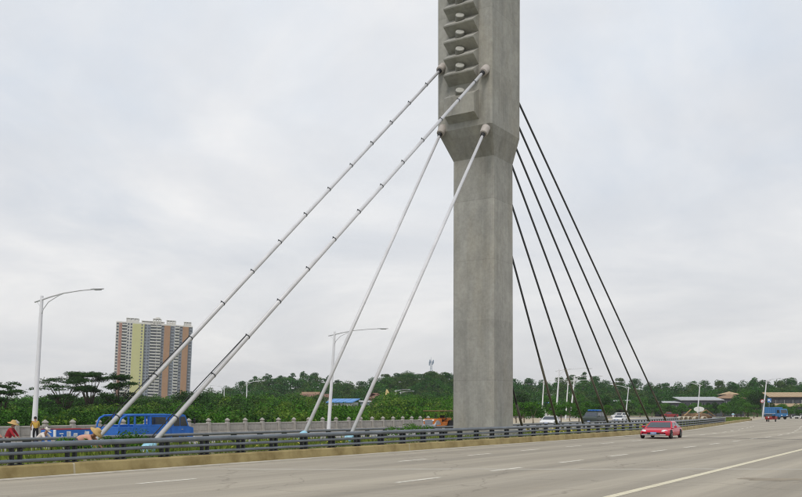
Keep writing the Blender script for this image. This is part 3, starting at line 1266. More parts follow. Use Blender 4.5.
def limbs(q, rnd, base_h, clumps, r0, n=6):
    q.tube([(0, 0, -0.3), (rnd.uniform(-.1, .1), rnd.uniform(-.1, .1), base_h * 0.5), (0, 0, base_h)], [r0 * 1.25, r0 * 0.95, r0 * 0.75], 7)
    for c_ in sorted(clumps, key=lambda c_: -c_[3])[:n]:
        m_ = Vector((c_[0] * .45, c_[1] * .45, base_h + (c_[2] - base_h) * .55))
        q.tube([(0, 0, base_h * 0.92), m_, (c_[0], c_[1], c_[2])], [r0 * .55, r0 * .35, r0 * .12], 5)


def make_tree(seed, H, R_, trunk_frac, n_cl, leaves, leaf, lm, bm_='bark', flat=0.0):
    rnd = random.Random(seed)
    z0 = H * trunk_frac
    cl = round_clumps(rnd, R_, H - z0 - R_ * 0.15, z0, n_cl)
    q = MB()
    leaf_cloud(q, rnd, cl, leaves, leaf, flat=flat)
    crown = q.mesh('crown', M[lm])
    q = MB()
    limbs(q, rnd, z0 * 1.05 + 0.2, cl, 0.02 * H + 0.04)
    trunk = q.mesh('trunk', M[bm_], True)
    return crown, trunk


def layered_tree(seed, H, R_, layers, leaves, leaf, lm):
    """flat-topped spreading tree with separate tiers"""
    rnd = random.Random(seed)
    cl = []
    q2 = MB()
    r0 = 0.028 * H
    z_sp = H * 0.34
    q2.tube([(0, 0, -0.3), (0.1, 0, z_sp * 0.6), (0.15, 0.05, z_sp), (0.1, 0, H * 0.6)], [r0 * 1.2, r0, r0 * .8, r0 * .3], 8)
    for zf, rf, n in layers:
        for k in range(n):
            a = rnd.uniform(0, 2 * pi)
            rr = R_ * rf * rnd.uniform(0.35, 0.95)
            c_ = (cos(a) * rr, sin(a) * rr, H * (zf + rnd.uniform(-.04, .025)) - 0.03 * rr * rr / R_, R_ * rnd.uniform(0.18, 0.32), R_ * rnd.uniform(0.18, 0.32), H * rnd.uniform(.018, .036))
            cl.append(c_)
            for _ in range(2):
                cl.append((c_[0] + rnd.gauss(0, .2) * R_, c_[1] + rnd.gauss(0, .2) * R_, c_[2] + rnd.gauss(0, .018) * H, R_ * rnd.uniform(.06, .16), R_ * rnd.uniform(.06, .16), H * rnd.uniform(.010, .024)))
            if k % 2:
                continue
            q2.tube([(0.12, 0.02, z_sp * rnd.uniform(.85, 1.25)), (c_[0] * .5, c_[1] * .5, z_sp + (c_[2] - z_sp) * .65), (c_[0], c_[1], c_[2] - .1)], [r0 * .5, r0 * .28, r0 * .08], 5)
    q = MB()
    leaf_cloud(q, rnd, cl, leaves, leaf, out=0.4, flat=0.3, shell=0.05, rag=1.4)
    return q.mesh('crown', M[lm]), q2.mesh('trunk', M['bark'], True)


def place_tree(name, meshes, loc, scale, rz, label, cat='tree', group=None):
    root = empty(name, loc, rz, label, cat, group)
    root.scale = scale if isinstance(scale, tuple) else (scale,) * 3
    put('crown', meshes[0], root)
    put('trunk', meshes[1], root)
    return root


ORD = ['first', 'second', 'third', 'fourth', 'fifth', 'sixth', 'seventh', 'eighth', 'ninth', 'tenth', 'eleventh', 'twelfth', 'thirteenth', 'fourteenth', 'fifteenth', 'sixteenth', 'seventeenth', 'eighteenth', 'nineteenth', 'twentieth']

# flat-topped trees at far left
flat = [
    (2, 383, 160, 26, 11, [(.97, .75, 9), (.84, .95, 9), (.70, .7, 6)], 'dark flat-topped tree cut by the left edge of the picture'),
    (64, 379, 165, 30, 12, [(.97, .7, 11), (.86, 1.0, 12), (.70, .8, 8), (.58, .6, 5)], 'dark flat-topped tree just right of the tall lamp at far left'),
    (90, 373, 172, 26, 13, [(.98, .9, 11), (.90, .6, 7), (.76, .5, 5)], 'higher flat-topped tree reaching towards the apartment tower'),
    (119, 375, 166, 22, 14, [(.97, .55, 8), (.84, .85, 8), (.68, 1.0, 9), (.56, .8, 6)], 'dark tiered tree in front of the apartment tower'),
]
for px, py, dep, wpx, seed, lay, lab in flat:
    p = at(px, py, dep)
    gz = ground_z(p.x, p.y)
    H = p.z - gz
    ms = layered_tree(seed, H, wpx * 1.0 / FPX * dep * 0.92, lay, 8500, 0.28, 'leaf_dark')
    place_tree('flat_topped_tree', ms, (p.x, p.y, gz), 1.0, 0.3 * seed, lab, 'tree', 'flat-topped trees at far left')

# lower dark trees under and between them
under = [make_tree(40 + k, 7.5, 4.4, 0.08, 20, 3600, 0.36, 'leaf_dark') for k in range(3)]
rnd = random.Random(11)
low_trees = [(8, 396, 175), (26, 399, 182), (46, 395, 172), (70, 393, 178), (97, 394, 182), (112, 395, 176), (134, 396, 186), (150, 396, 190), (170, 394, 195), (188, 386, 200), (200, 390, 205), (214, 393, 200)]
for i, (px, py, dep) in enumerate(low_trees):
    p = at(px, py, dep)
    gz = ground_z(p.x, p.y)
    sc = (p.z - gz) / 7.5
    place_tree('low_tree', under[i % 3], (p.x, p.y, gz), (sc * rnd.uniform(.9, 1.15), sc, sc), rnd.uniform(0, 6.3),
               'low dark tree behind the scrub at left, %s counting from the left edge' % ORD[i], 'tree', 'low dark trees behind the scrub at left')

# scrub: one thick mass of shrubs behind the balustrade, not countable
rnd = random.Random(21)
SCR = [MB(), MB(), MB()]
nb = 0
while nb < 640:
    px = rnd.uniform(-40, 505)
    dep = 74 + 180 * rnd.random() ** 1.35
    p = at(px, 411, dep)
    s_, n_ = DX * p.x + DY * p.y, DY * p.x - DX * p.y
    nn = n_ - curve(s_)
    if nn > BAL - 3.2:
        continue
    gz = ground_z(p.x, p.y)
    far_y = 403.0 if px < 150 else 403.0 - 6.5 * smooth(150, 230, px)
    wob = 1.6 * sin(p.x * .21 + 1.3 * sin(p.y * .05)) + 1.1 * sin(p.x * .47 + p.y * .19)
    top_y = 411.0 + (far_y - 411.0) * smooth(75, 200, dep) + wob * .8 + rnd.gauss(0, 1.2)
    if 322 < px < 376 and dep > 110:
        top_y = max(top_y, 406.8)
    top = EYE + (411 - top_y) / FPX * dep
    h = max(2.0, top - gz)
    r_ = rnd.uniform(1.1, 2.4) * (0.8 + dep / 300)
    cl = [(p.x + rnd.uniform(-.65, .65) * r_, p.y + rnd.uniform(-.6, .6) * r_, gz + h * rnd.uniform(.58, .9), r_ * rnd.uniform(.3, .65), r_ * rnd.uniform(.3, .6), h * rnd.uniform(.10, .2)) for _ in range(6)]
    cl.append((p.x, p.y, gz + h * .42, r_ * .85, r_ * .85, h * .38))
    g_ = sin(p.x * .11 + 2) + sin(p.y * .07 + p.x * .05) + rnd.gauss(0, .7)
    if rnd.random() < .14:
        g_ = 3
    tgt = SCR[0] if g_ > .45 else (SCR[1] if g_ > -.7 else SCR[2])
    tgt.mi = 1 if rnd.random() < .38 else 0
    leaf_cloud(tgt, rnd, cl, 330, (0.22 + dep * 0.0010) * rnd.uniform(.75, 1.25), out=.5, shell=.45)
    nb += 1
tag(SCR[0].build('scrub', [M['leaf_bright'], M['leaf_yellow']], recalc=False), 'light green scrub growing behind the stone balustrade', 'shrubs', kind='stuff')
tag(SCR[1].build('scrub', [M['leaf_mid'], M['leaf_olive']], recalc=False), 'mid green scrub growing behind the stone balustrade', 'shrubs', kind='stuff')
tag(SCR[2].build('scrub', [M['leaf_dark'], M['leaf_mid']], recalc=False), 'dark green scrub growing behind the stone balustrade', 'shrubs', kind='stuff')

# separate small trees standing up out of the scrub
stand = [make_tree(160 + k, 6.5, 2.6, 0.12, 14, 2400, 0.30, lm_) for k, lm_ in enumerate(('leaf_mid', 'leaf_yellow', 'leaf_olive', 'leaf_dark'))]
pops = [(20, 402.5, 150), (52, 403, 140), (84, 401.5, 155), (128, 402, 150), (157, 399, 160), (181, 398, 150), (206, 396.5, 165), (231, 399, 150), (258, 396, 170), (283, 398.5, 150),
        (301, 396.5, 165), (386, 404.5, 150), (404, 402, 165), (421, 401, 175), (440, 399.5, 180), (450, 403, 150)]
rnd = random.Random(77)
for i, (px, py, dep) in enumerate(pops):
    p = at(px, py, dep)
    gz = ground_z(p.x, p.y)
    sc = (p.z - gz) / 6.5
    place_tree('small_tree', stand[(i * 3 + i // 4) % 4], (p.x, p.y, gz), (sc * rnd.uniform(.8, 1.3), sc * rnd.uniform(.8, 1.2), sc), rnd.uniform(0, 6.3),
               'small leafy tree standing up from the scrub, %s from the left edge' % ORD[i], 'tree', 'small trees in the scrub')

# hill woods
hill = [make_tree(60 + k, 10.0, 4.6 + 0.4 * (k % 3), 0.16, 20, 2300, 0.6, 'leaf_olive' if k == 3 else 'leaf_hill') for k in range(5)]
tall = [make_tree(80 + k, 12.0, 3.6, 0.42, 11, 1100, 0.6, 'leaf_hill') for k in range(3)]
sky_left = [(228, 385), (240, 380), (253, 374.5), (266, 372), (279, 373.5), (291, 371.5), (303, 370), (315, 370.5), (327, 374), (338, 379)]
sky_mid = [(348, 383), (362, 380), (374, 376.5), (386, 373), (398, 372.5), (410, 370), (421, 373), (433, 372.5), (445, 371.5), (457, 374)]
sky_right = [(518, 378), (531, 377), (545, 379), (560, 376), (571, 372.5), (582, 370.5), (594, 375), (607, 380), (620, 377), (635, 378), (650, 381), (664, 382)]
sky_far = [(678, 381), (691, 380), (705, 379.5), (719, 379), (733, 381), (747, 379.5), (756, 375.5), (766, 377), (779, 379), (790, 377), (801, 380), (814, 379)]
rnd = random.Random(31)
SK = []
for grp, lst, dep, place in (('skyline trees on the left hill', sky_left, 468, 'hill right of the apartment tower'),
                             ('skyline trees on the dark hill left of the pylon', sky_mid, 428, 'dark hill just left of the pylon'),
                             ('skyline trees right of the pylon', sky_right, 455, 'wooded ridge right of the pylon'),
                             ('skyline trees at far right', sky_far, 440, 'wooded ridge at far right')):
    for i, (px, py) in enumerate(lst):
        dd = dep + rnd.uniform(-10, 10)
        p = at(px, py, dd)
        gz = ground_z(p.x, p.y)
        H = p.z - gz
        use_tall = (lst is sky_left and i > 1) or (lst is sky_far and i in (6, 7)) or (lst is sky_right and i in (4, 5))
        ms = tall[i % 3] if use_tall else hill[i % 5]
        sc = H / (12.0 if use_tall else 10.0)
        wd = min(1.25, max(.8, sc)) * (1.0 if use_tall else 0.95)
        place_tree('hill_tree', ms, (p.x, p.y, gz - .2), (wd, wd, sc), rnd.uniform(0, 6.3),
                   '%s skyline tree from the left on the %s' % (ORD[i], place), 'tree', grp)


def wood(name, label, x0, x1, d0, d1, top_fn, count, lm, seed, leaf=0.62, leaves=620, rad=(3.2, 5.2)):
    rnd = random.Random(seed)
    q = MB()
    for _ in range(int(count * 1.35)):
        px = rnd.uniform(x0, x1)
        dep = rnd.uniform(d0, d1)
        p = at(px, 411, dep)
        gz = ground_z(p.x, p.y)
        top = EYE + (411 - top_fn(px, (dep - d0) / (d1 - d0)) - rnd.gauss(0, 1.2)) / FPX * dep
        H = max(4.0, top - gz)
        r_ = rnd.uniform(*rad)
        cl = [(x + p.x, y + p.y, z + gz, a, b_, c_) for x, y, z, a, b_, c_ in round_clumps(rnd, r_, H * .72, H * .22, 10)]
        q.mi = rnd.choice((0, 0, 0, 1, 1, 2))
        leaf_cloud(q, rnd, cl, leaves, leaf)
    return tag(q.build(name, [M[lm], M['leaf_olive'], M['leaf_mid']], recalc=False), label, 'wood', kind='stuff')


def interp(lst, px):
    if px <= lst[0][0]:
        return lst[0][1]
    for (a, ya), (b_, yb) in zip(lst, lst[1:]):
        if px <= b_:
            return ya + (yb - ya) * (px - a) / (b_ - a)
    return lst[-1][1]


wood('wood', 'dense wood covering the pale hill right of the apartment tower', 205, 350, 380, 462, lambda px, t: interp(sky_left, px) + 4 + 16 * (1 - t), 120, 'leaf_hill', 51)
wood('wood', 'dense dark wood covering the hill just left of the pylon', 345, 512, 345, 422, lambda px, t: interp(sky_mid, px) + 3 + 20 * (1 - t), 130, 'leaf_hill', 52)
wood('wood', 'dense wood covering the ridge right of the pylon', 512, 672, 330, 450, lambda px, t: interp(sky_right, px) + 3 + 22 * (1 - t), 150, 'leaf_hill', 53)
wood('wood', 'dense wood covering the ridge at far right', 668, 830, 372, 438, lambda px, t: interp(sky_far, px) + 3 + 12 * (1 - t), 110, 'leaf_hill', 54)
wood('wood', 'low light green wood between scrub and hill left of the pylon', 200, 470, 250, 335, lambda px, t: (407.0 if 324 < px < 376 else 400.5 - 8 * t), 170, 'leaf_bright', 55, 0.5, 520, (2.4, 3.8))
wood('wood', 'low dark wood between the left scrub and the horizon', -30, 230, 215, 420, lambda px, t: 398.5 - 4 * t, 120, 'leaf_mid', 56, 0.55, 480, (3, 4.5))

# planted young trees along the far pavement right of the pylon
young = [make_tree(120 + k, 4.5, 1.8, 0.2, 14, 1900, 0.26, 'leaf_mid' if k % 2 else 'leaf_bright', 'pale_bark') for k in range(4)]
rnd = random.Random(41)
row_a = [(516, 402, 148), (524, 399, 152), (533, 401, 150), (541, 403, 158), (552, 401, 166), (561, 402.5, 160), (570, 401, 176), (579, 402, 172), (588, 401, 186), (597, 402, 190), (606, 404, 205)]
for i, (px, py, dep) in enumerate(row_a):
    p = at(px, py, dep)
    gz = ground_z(p.x, p.y)
    sc = (p.z - gz) / 4.5
    place_tree('young_tree', young[i % 4], (p.x, p.y, gz), (sc * rnd.uniform(.95, 1.2), sc * 1.05, sc), rnd.uniform(0, 6.3),
               'small planted tree by the far carriageway, %s out from the pylon' % ORD[i], 'tree', 'young trees right of the pylon')
row_b = [(683, 403.5, 326), (700, 404, 330), (716, 403.5, 322), (640, 404, 300), (652, 403, 292), (664, 402.5, 310), (676, 403, 290), (690, 404, 300), (708, 403, 296), (723, 404, 262), (734, 403, 285), (745, 402, 280), (754, 403, 268), (781, 403.5, 285), (790, 404, 290)]
for i, (px, py, dep) in enumerate(row_b):
    p = at(px, py, dep)
    gz = ground_z(p.x, p.y)
    sc = (p.z - gz) / 4.5
    place_tree('young_tree', young[(i + 1) % 4], (p.x, p.y, gz), (sc * rnd.uniform(.95, 1.25), sc * 1.05, sc), rnd.uniform(0, 6.3),
               'small round tree at the road end, %s rightwards from the red car' % ORD[sorted(row_b).index((px, py, dep))], 'tree', 'young trees at the far end of the road')
# bigger trees just behind them, in front of the roofs
mids = [make_tree(140 + k, 7.0, 3.4, 0.2, 15, 2200, 0.42, 'leaf_mid' if k else 'leaf_dark') for k in range(3)]
row_c = [(668, 402.5, 318), (682, 401, 322), (696, 402, 316), (712, 401, 320), (724, 400.5, 324), (741, 398, 312), (769, 401, 300), (783, 401.5, 298), (799, 403, 296), (522, 391, 250), (548, 392, 262), (576, 393, 270), (602, 394, 268), (622, 397, 330), (640, 396, 335), (655, 397, 338), (737, 392, 318), (748, 388, 322), (757, 389, 316)]
for i, (px, py, dep) in enumerate(row_c):
    p = at(px, py, dep)
    gz = ground_z(p.x, p.y)
    sc = (p.z - gz) / 7.0
    place_tree('leafy_tree', mids[i % 3], (p.x, p.y, gz), (sc * rnd.uniform(.8, 1.0), sc * .9, sc), rnd.uniform(0, 6.3),
               'full green tree below the ridge right of the pylon, %s going right' % ORD[sorted(row_c).index((px, py, dep))], 'tree', 'full trees below the ridge')

# grass and weeds of the median
rnd = random.Random(71)


def tufts(mb, count, s0, s1, n0, n1, z, h, w, skew=1.0):
    for _ in range(count):
        s = s0 + (s1 - s0) * rnd.random() ** skew
        n = rnd.uniform(n0, n1)
        b_ = RS(s, n, z)
        a = rnd.uniform(0, 2 * pi)
        hh = h * rnd.uniform(.5, 1.4)
        ww = w * rnd.uniform(.6, 1.3)
        lean_ = Vector((rnd.gauss(0, .35) * hh, rnd.gauss(0, .35) * hh, hh))
        sd = Vector((cos(a) * ww, sin(a) * ww, 0))
        mb.add([b_ - sd, b_ + sd, b_ + lean_ * .6 + sd * .6, b_ + lean_, b_ + lean_ * .6 - sd * .6], [(0, 1, 2, 3, 4)])


q = MB()
tufts(q, 16000, 4, 205, K1 + 0.5, K0 - 0.5, 0.33, 0.16, 0.04, 1.3)
tufts(q, 2600, 6, 40, K1 + 0.6, K0 - 0.6, 0.33, 0.42, 0.05)
tag(q.build('median_grass', M['grass'], recalc=False), 'yellow-green grass and weeds on the median behind the guardrail', 'grass', kind='stuff')
q = MB()
for _ in range(4200):
    s = rnd.uniform(24, 120)
    if sin(s * .21) + sin(s * .083 + 1) < rnd.uniform(-.6, .9):
        continue
    p = RS(s, rnd.uniform(K1 + .8, K0 - .6), 0.34 + rnd.uniform(.12, .34))
    a = rnd.uniform(0, 3)
    e1 = Vector((cos(a), sin(a), rnd.uniform(-.3, .3))) * .06
    e2 = Vector((-sin(a), cos(a), rnd.uniform(-.5, .5))) * .06
    q.quad(p - e1, p - e2, p + e1, p + e2)
tag(q.build('median_flowers', M['flower'], recalc=False), 'small yellow flowers scattered through the median grass', 'flowers', kind='stuff')
q = MB()
for _ in range(5200):
    a = rnd.uniform(0, 2 * pi)
    t = sqrt(rnd.random())
    b_ = RS(S_NOSE + 14.5 * t * abs(cos(a)), cn + 3.6 * t * sin(a), .35)
    hh = rnd.uniform(.15, .4)
    sd = Vector((cos(a * 3), sin(a * 3), 0)) * .06
    q.add([b_ - sd, b_ + sd, b_ + Vector((rnd.gauss(0, .1), rnd.gauss(0, .1), hh))], [(0, 1, 2)])
tag(q.build('nose_grass', M['grass'], recalc=False), 'bright grass on the rounded end of the median', 'grass', kind='stuff')

# shrubs at the pylon foot hide its base behind the rail
def bush(px, py, n, label, seed, r_=0.9, h=0.8, lm='leaf_bright'):
    rnd = random.Random(seed)
    p = on_plane(px, py, n)
    q = MB()
    cl = [(rnd.uniform(-.6, .6) * r_, rnd.uniform(-.6, .6) * r_, h * rnd.uniform(.3, .8), r_ * .4, r_ * .4, h * .3) for _ in range(7)]
    leaf_cloud(q, rnd, cl, 700, 0.11)
    root = empty('bush', (p.x, p.y, 0.34), 0, label, 'bush', 'small bushes on the median')
    q.build('foliage', M[lm], root, recalc=False)
    q = MB()
    for k in range(5):
        a = k * 1.3
        q.tube([(0, 0, -.05), (cos(a) * r_ * .3, sin(a) * r_ * .3, h * .55)], [.02, .008], 5)
    q.build('stem', M['bark'], root)


bush(134, 438, -29.5, 'leafy bush on the median in front of the blue truck bed', 1, 1.1, 0.95)
bush(69, 438, -30.0, 'leafy bush on the median in front of the low blue cart', 2, .8, .75)
bush(112, 440, -30.5, 'small bush on the median right of the leftmost cable foot', 3, .7, .7, 'leaf_mid')
bush(400, 435, -31.0, 'low bush on the median between the short cables and the pylon', 4, 1.2, 1.0)
bush(420, 435, -32.0, 'low bush on the median in front of the orange machine', 5, 1.0, .8)

# ------------------------------------------------------------------ apartment tower
apt_p = at(151, 411, 900)
apt = empty('apartment_tower', (apt_p.x, apt_p.y, ground_z(apt_p.x, apt_p.y) - 0.5), R(-6), 'tall pale apartment tower with lime and orange stripes on the left horizon', 'building')
apt.rotation_euler = (0, R(2.6), R(13))
ROOF = 88.0
FL = 3.0
NF = 29
# vertical bays across the front: x0, x1, setback, wall material, fittings
bays = [
    (-36.5, -33.5, 2.0, 'apt_white', 'win'), (-33.5, -30.8, 0.6, 'apt_red', None), (-30.8, -26.0, 1.8, 'apt_white', 'bal'), (-26.0, -20.8, 1.0, 'apt_white', 'win'),
    (-20.8, -9.6, 0.0, 'apt_lime', 'slot'), (-9.6, -4.0, 1.6, 'apt_blue', 'win'), (-4.0, 2.2, 3.4, 'apt_blue', 'bal'), (2.2, 6.6, 1.2, 'apt_white', 'bal'),
    (6.6, 9.4, 2.2, 'apt_blue', 'win'), (9.4, 15.2, 0.0, 'apt_orange', None), (15.2, 19.6, 1.6, 'apt_blue', 'win'), (19.6, 24.2, 1.6, 'apt_white', 'bal'),
    (24.2, 27.2, 2.2, 'apt_blue', 'win'), (27.2, 33.0, 0.0, 'apt_orange', None), (33.0, 36.8, 2.0, 'apt_blue', 'win')]
for x0, x1, sb, wm, fit in bays:
    q = MB()
    q.box(((x0 + x1) / 2, sb + (22 - sb) / 2 - 11, ROOF / 2), (x1 - x0 - 0.01, 22 - sb, ROOF))
    wall = q.build('wall', M[wm], apt)
    yf = sb - 11
    w = x1 - x0
    if fit is None:
        continue
    q, q2 = MB(), MB()
    for k in range(NF):
        z = 2.0 + k * FL
        if fit == 'win':
            nwin = 2 if w > 4.5 else 1
            for j in range(nwin):
                cx = x0 + w * (j + .5) / nwin
                q.box((cx, yf - 0.02, z + 1.3), (w / nwin * .66, 0.1, 1.65))
                q2.box((cx, yf - 0.12, z + .38), (w / nwin * .75, .24, .12))
        elif fit == 'slot':
            q.box((x0 + w * .80, yf - .02, z + 1.2), (1.3, .1, 1.2))
            q2.box((x0 + w * .80, yf - .1, z + .5), (1.6, .2, .12))
        else:
            q.box(((x0 + x1) / 2, yf - .02, z + 1.35), (w * .84, .1, 2.2))
            q2.box(((x0 + x1) / 2, yf - .75, z + .1), (w * .96, 1.5, .2))
            q2.box(((x0 + x1) / 2, yf - 1.45, z + .62), (w * .96, .1, .9))
    g_ = q.build('window_glass', M['apt_glass'], wall)
    g_['kind'] = 'stuff'
    t_ = q2.build('balcony_fronts' if fit == 'bal' else 'window_sills', M['apt_white'], wall)
    t_['kind'] = 'stuff'
q = MB()
for x0, x1, sb, wm, fit in bays:
    q.box(((x0 + x1) / 2, sb - 10.7, ROOF + .7), (x1 - x0 - .02, .4, 1.4))
q.box((0, 0.5, ROOF + .15), (73, 20, .28))
q.build('parapet', M['apt_white'], apt)
for x, w, h in ((-21.5, 12, 5.0), (-2, 22, 3.2), (2, 8, 6.0), (15.5, 9, 5.2), (31.5, 7.5, 4.6)):
    q = MB()
    q.box((x, -3, ROOF + .3 + h * .35), (w * .96, 9, h * .7))
    q.box((x, -3, ROOF + .3 + h), (w, 10, .5))
    for sx in (-.46, -.15, .15, .46):
        for sy in (-7.6, 1.6):
            q.box((x + w * sx, sy, ROOF + .3 + h * .5), (.5, .5, h))
    q.build('roof_house', M['apt_white'], apt)
q = MB()
q.lathe([(1.6, 0), (2.2, .5), (2.2, 1.4), (1.0, 1.9), (0, 2.0)], c=(2.5, -4, ROOF + 6.5), seg=10)
q.build('water_tank', M['apt_white'], apt)


# ------------------------------------------------------------------ low buildings
def house(name, label, px, py_eave, dep, w_px, d, roof_h_px, wm, rm, rz=0.0, kind='gable', nwin=3, overhang=0.5):
    p = at(px, py_eave, dep)
    gz = ground_z(p.x, p.y)
    w = w_px / FPX * dep
    rh = roof_h_px / FPX * dep
    H = p.z - gz
    root = empty(name, (p.x, p.y, gz - .2), rz, label, 'building')
    q = MB()
    q.box((0, 0, (H + .2) / 2), (w, d, H + .2))
    wall = q.build('wall', M[wm], root)
    q = MB()
    o = overhang
    if kind == 'gable':
        q.prism([(-d / 2 - o, H + .1), (d / 2 + o, H + .1), (d / 2 + o, H + .3), (0, H + rh), (-d / 2 - o, H + .3)], -w / 2 - o, w / 2 + o, M=rotz(pi / 2))
    elif kind == 'hip':
        q.add([(-w / 2 - o, -d / 2 - o, H + .1), (w / 2 + o, -d / 2 - o, H + .1), (w / 2 + o, d / 2 + o, H + .1), (-w / 2 - o, d / 2 + o, H + .1),
               (-w / 2 + d * .4, 0, H + rh), (w / 2 - d * .4, 0, H + rh)],
              [(0, 1, 5, 4), (1, 2, 5), (2, 3, 4, 5), (3, 0, 4), (3, 2, 1, 0)])
    else:
        q.prism([(-d / 2 - o, H + .05), (d / 2 + o, H + rh), (d / 2 + o, H + rh + .2), (-d / 2 - o, H + .25)], -w / 2 - o, w / 2 + o, M=rotz(pi / 2))
    roof = q.build('roof', M[rm], root)
    # sheet ribs / tile courses as real relief
    q = MB()
    k = int(w / 1.6)
    for j in range(k + 1):
        x = -w / 2 + w * j / max(1, k)
        if kind == 'hip':
            continue
        if kind == 'gable':
            q.tube([(x, -d / 2 - o, H + .34), (x, 0, H + rh + .03)], .05, 4)
        else:
            q.tube([(x, -d / 2 - o, H + .28), (x, d / 2 + o, H + rh + .24)], .05, 4)
    if q.v:
        q.build('ridge_ribs', M[rm], roof)
    for j in range(nwin):
        x = -w / 2 + w * (j + .5) / nwin
        wz = H - 1.7
        q = MB()
        q.box((x, -d / 2 - .02, wz), (min(1.8, w / nwin * .6), .08, 1.4))
        win = q.build('window', M['glass'], wall)
        q = MB()
        q.box((x, -d / 2 - .08, wz - .75), (min(2.1, w / nwin * .7), .2, .1))
        q.box((x, -d / 2 - .08, wz), (.07, .06, 1.4))
        q.build('frame', M['wall_pale'], win)
    return root


house('house', 'low house with long red-brown roof in the greenery right of the lamp-post', 316, 398, 330, 24, 8, 4.5, 'wall_pale', 'roof_red', R(8), 'gable', 4)
house('house', 'second small house with a dark red roof behind the red-brown roofed house', 311, 395, 352, 16, 7, 3.5, 'wall_pale', 'roof_brown', R(-6), 'gable', 2)
house('shed', 'pale shed with a bright blue sheet roof behind the short stay cables', 343, 402.5, 278, 25, 7, 4.0, 'wall_pale', 'roof_blue', R(-14), 'shed', 3)
house('shed', 'small blue-green walled shed right of the blue-roofed shed', 365, 402, 284, 9, 5, 1.5, 'wall_teal', 'roof_grey', R(4), 'shed', 1)
house('house', 'brown-roofed house half hidden in trees beneath the dark hill', 375, 398.5, 336, 11, 8, 6, 'roof_brown', 'roof_red', R(20), 'hip', 2)
house('shed', 'small blue-roofed hut beneath the ridge right of the pylon', 546, 404, 300, 9, 5, 3, 'wall_pale', 'roof_blue', R(10), 'gable', 1)
house('shed', 'grey hut with blue gable behind the white cars', 622, 402.5, 345, 14, 7, 3, 'wall_dark', 'roof_grey', R(-10), 'gable', 2)
house('workshop', 'long low workshop with a pale grey sheet roof at right', 698, 400.3, 345, 40, 11, 3.6, 'wall_dark', 'roof_grey', R(-3), 'shed', 7)
house('lean_to', 'lower grey-roofed lean-to at the left end of the long workshop', 667, 402.8, 343, 19, 8, 1.7, 'wall_dark', 'roof_grey', R(-3), 'shed', 3)
house('pavilion', 'brown two-tier roofed hall right of the long workshop', 729, 398.5, 352, 22, 10, 5, 'wall_dark', 'roof_brown', R(4), 'hip', 4)
house('pavilion', 'small upper brown roof rising above the two-tier hall', 729, 394.5, 356, 14, 7, 3.5, 'wall_dark', 'roof_tan', R(4), 'hip', 2)
house('hall', 'long dark hall with a tan roof at the right edge', 797, 397, 338, 56, 12, 5, 'wall_dark', 'roof_tan', R(-9), 'shed', 7, 1.0)
house('canopy_shed', 'lower tan-roofed shed in front of the dark hall', 794, 406.5, 318, 46, 8, 3.0, 'wall_dark', 'roof_tan', R(-4), 'shed', 5, .6)

# mast on the hill
p = at(431, 373, 424)
gz = ground_z(p.x, p.y)
mast = empty('radio_mast', (p.x, p.y, gz), 0, 'thin blue-grey lattice mast on the hilltop left of the pylon', 'mast')
H = EYE + (411 - 357) / FPX * 424 - gz
q = MB()
for k in range(3):
    a = k * 2 * pi / 3
    q.tube([(cos(a) * .8, sin(a) * .8, 0), (cos(a) * .28, sin(a) * .28, H * .82)], .09, 5)
nseg = 14
for j in range(nseg):
    z0_, z1_ = H * .82 * j / nseg, H * .82 * (j + 1) / nseg
    r0_, r1_ = .8 - .52 * j / nseg, .8 - .52 * (j + 1) / nseg
    for k in range(3):
        a, b_ = k * 2 * pi / 3, (k + 1) * 2 * pi / 3
        q.tube([(cos(a) * r0_, sin(a) * r0_, z0_), (cos(b_) * r1_, sin(b_) * r1_, z1_)], .05, 4)
q.build('lattice', M['mast'], mast)
q = MB()
q.tube([(0, 0, H * .8), (0, 0, H)], [.1, .05], 6)
q.build('spike', M['mast'], mast)
for k, (dx, dz) in enumerate(((-.75, .70), (.8, .73), (1.1, .79), (-.5, .80))):
    q = MB()
    q.bbox((dx, 0, H * dz), (.5, .4, 1.7), .05)
    q.tube([(0, 0, H * dz), (dx, 0, H * dz)], .06, 5)
    q.build('antenna', M['mast'], mast)


# ------------------------------------------------------------------ stones, piles, signs
def rock_mesh(seed, sx, sy, sz, m, name):
    bm = bmesh.new()
    bmesh.ops.create_icosphere(bm, subdivisions=3, radius=1)
    r = random.Random(seed)
    ph = [(r.uniform(1, 3), r.uniform(1, 3), r.uniform(1, 3), r.uniform(0, 6)) for _ in range(6)]
    for v in bm.verts:
        d = 1 + sum(.07 * sin(a * v.co.x * 2 + b_ * v.co.y * 2 + c_ * v.co.z * 2 + e_) for a, b_, c_, e_ in ph)
        v.co = Vector((v.co.x * sx * d, v.co.y * sy * d, v.co.z * sz * d))
        if v.co.z < -sz * .55:
            v.co.z = -sz * .55
    me = bpy.data.meshes.new(name)
    bm.to_mesh(me)
    bm.free()
    me.materials.append(m)
    return me


p = at(387, 403, 250)
o = put('boulder', rock_mesh(1, .85, .7, 2.4, M['sandstone'], 'boulder'))
o.location = (p.x, p.y, p.z + .9)
tag(o, 'upright yellow-tan boulder standing in the greenery left of the pylon', 'boulder')
p = at(402, 403.5, 252)
o = put('boulder', rock_mesh(2, 2.2, .9, 1.0, M['sandstone'], 'boulder'))
o.location = (p.x, p.y, p.z + .3)
tag(o, 'low yellow-tan boulder at the foot of the distant lamp left of the pylon', 'boulder')
q = MB()                                   # bank carrying the boulders
bp = at(392, 411, 251)
ring = []
for k in range(20):
    a = 2 * pi * k / 20
    ring.append((bp.x + 9 * cos(a), bp.y + 4 * sin(a)))
top_z = at(392, 404.0, 251).z
vs = [(x * .5 + bp.x * .5, y * .5 + bp.y * .5, top_z) for x, y in ring] + [(x, y, -3.4) for x, y in ring]
q.add(vs, [tuple(range(20))] + [(k, (k + 1) % 20, 20 + (k + 1) % 20, 20 + k) for k in range(20)])
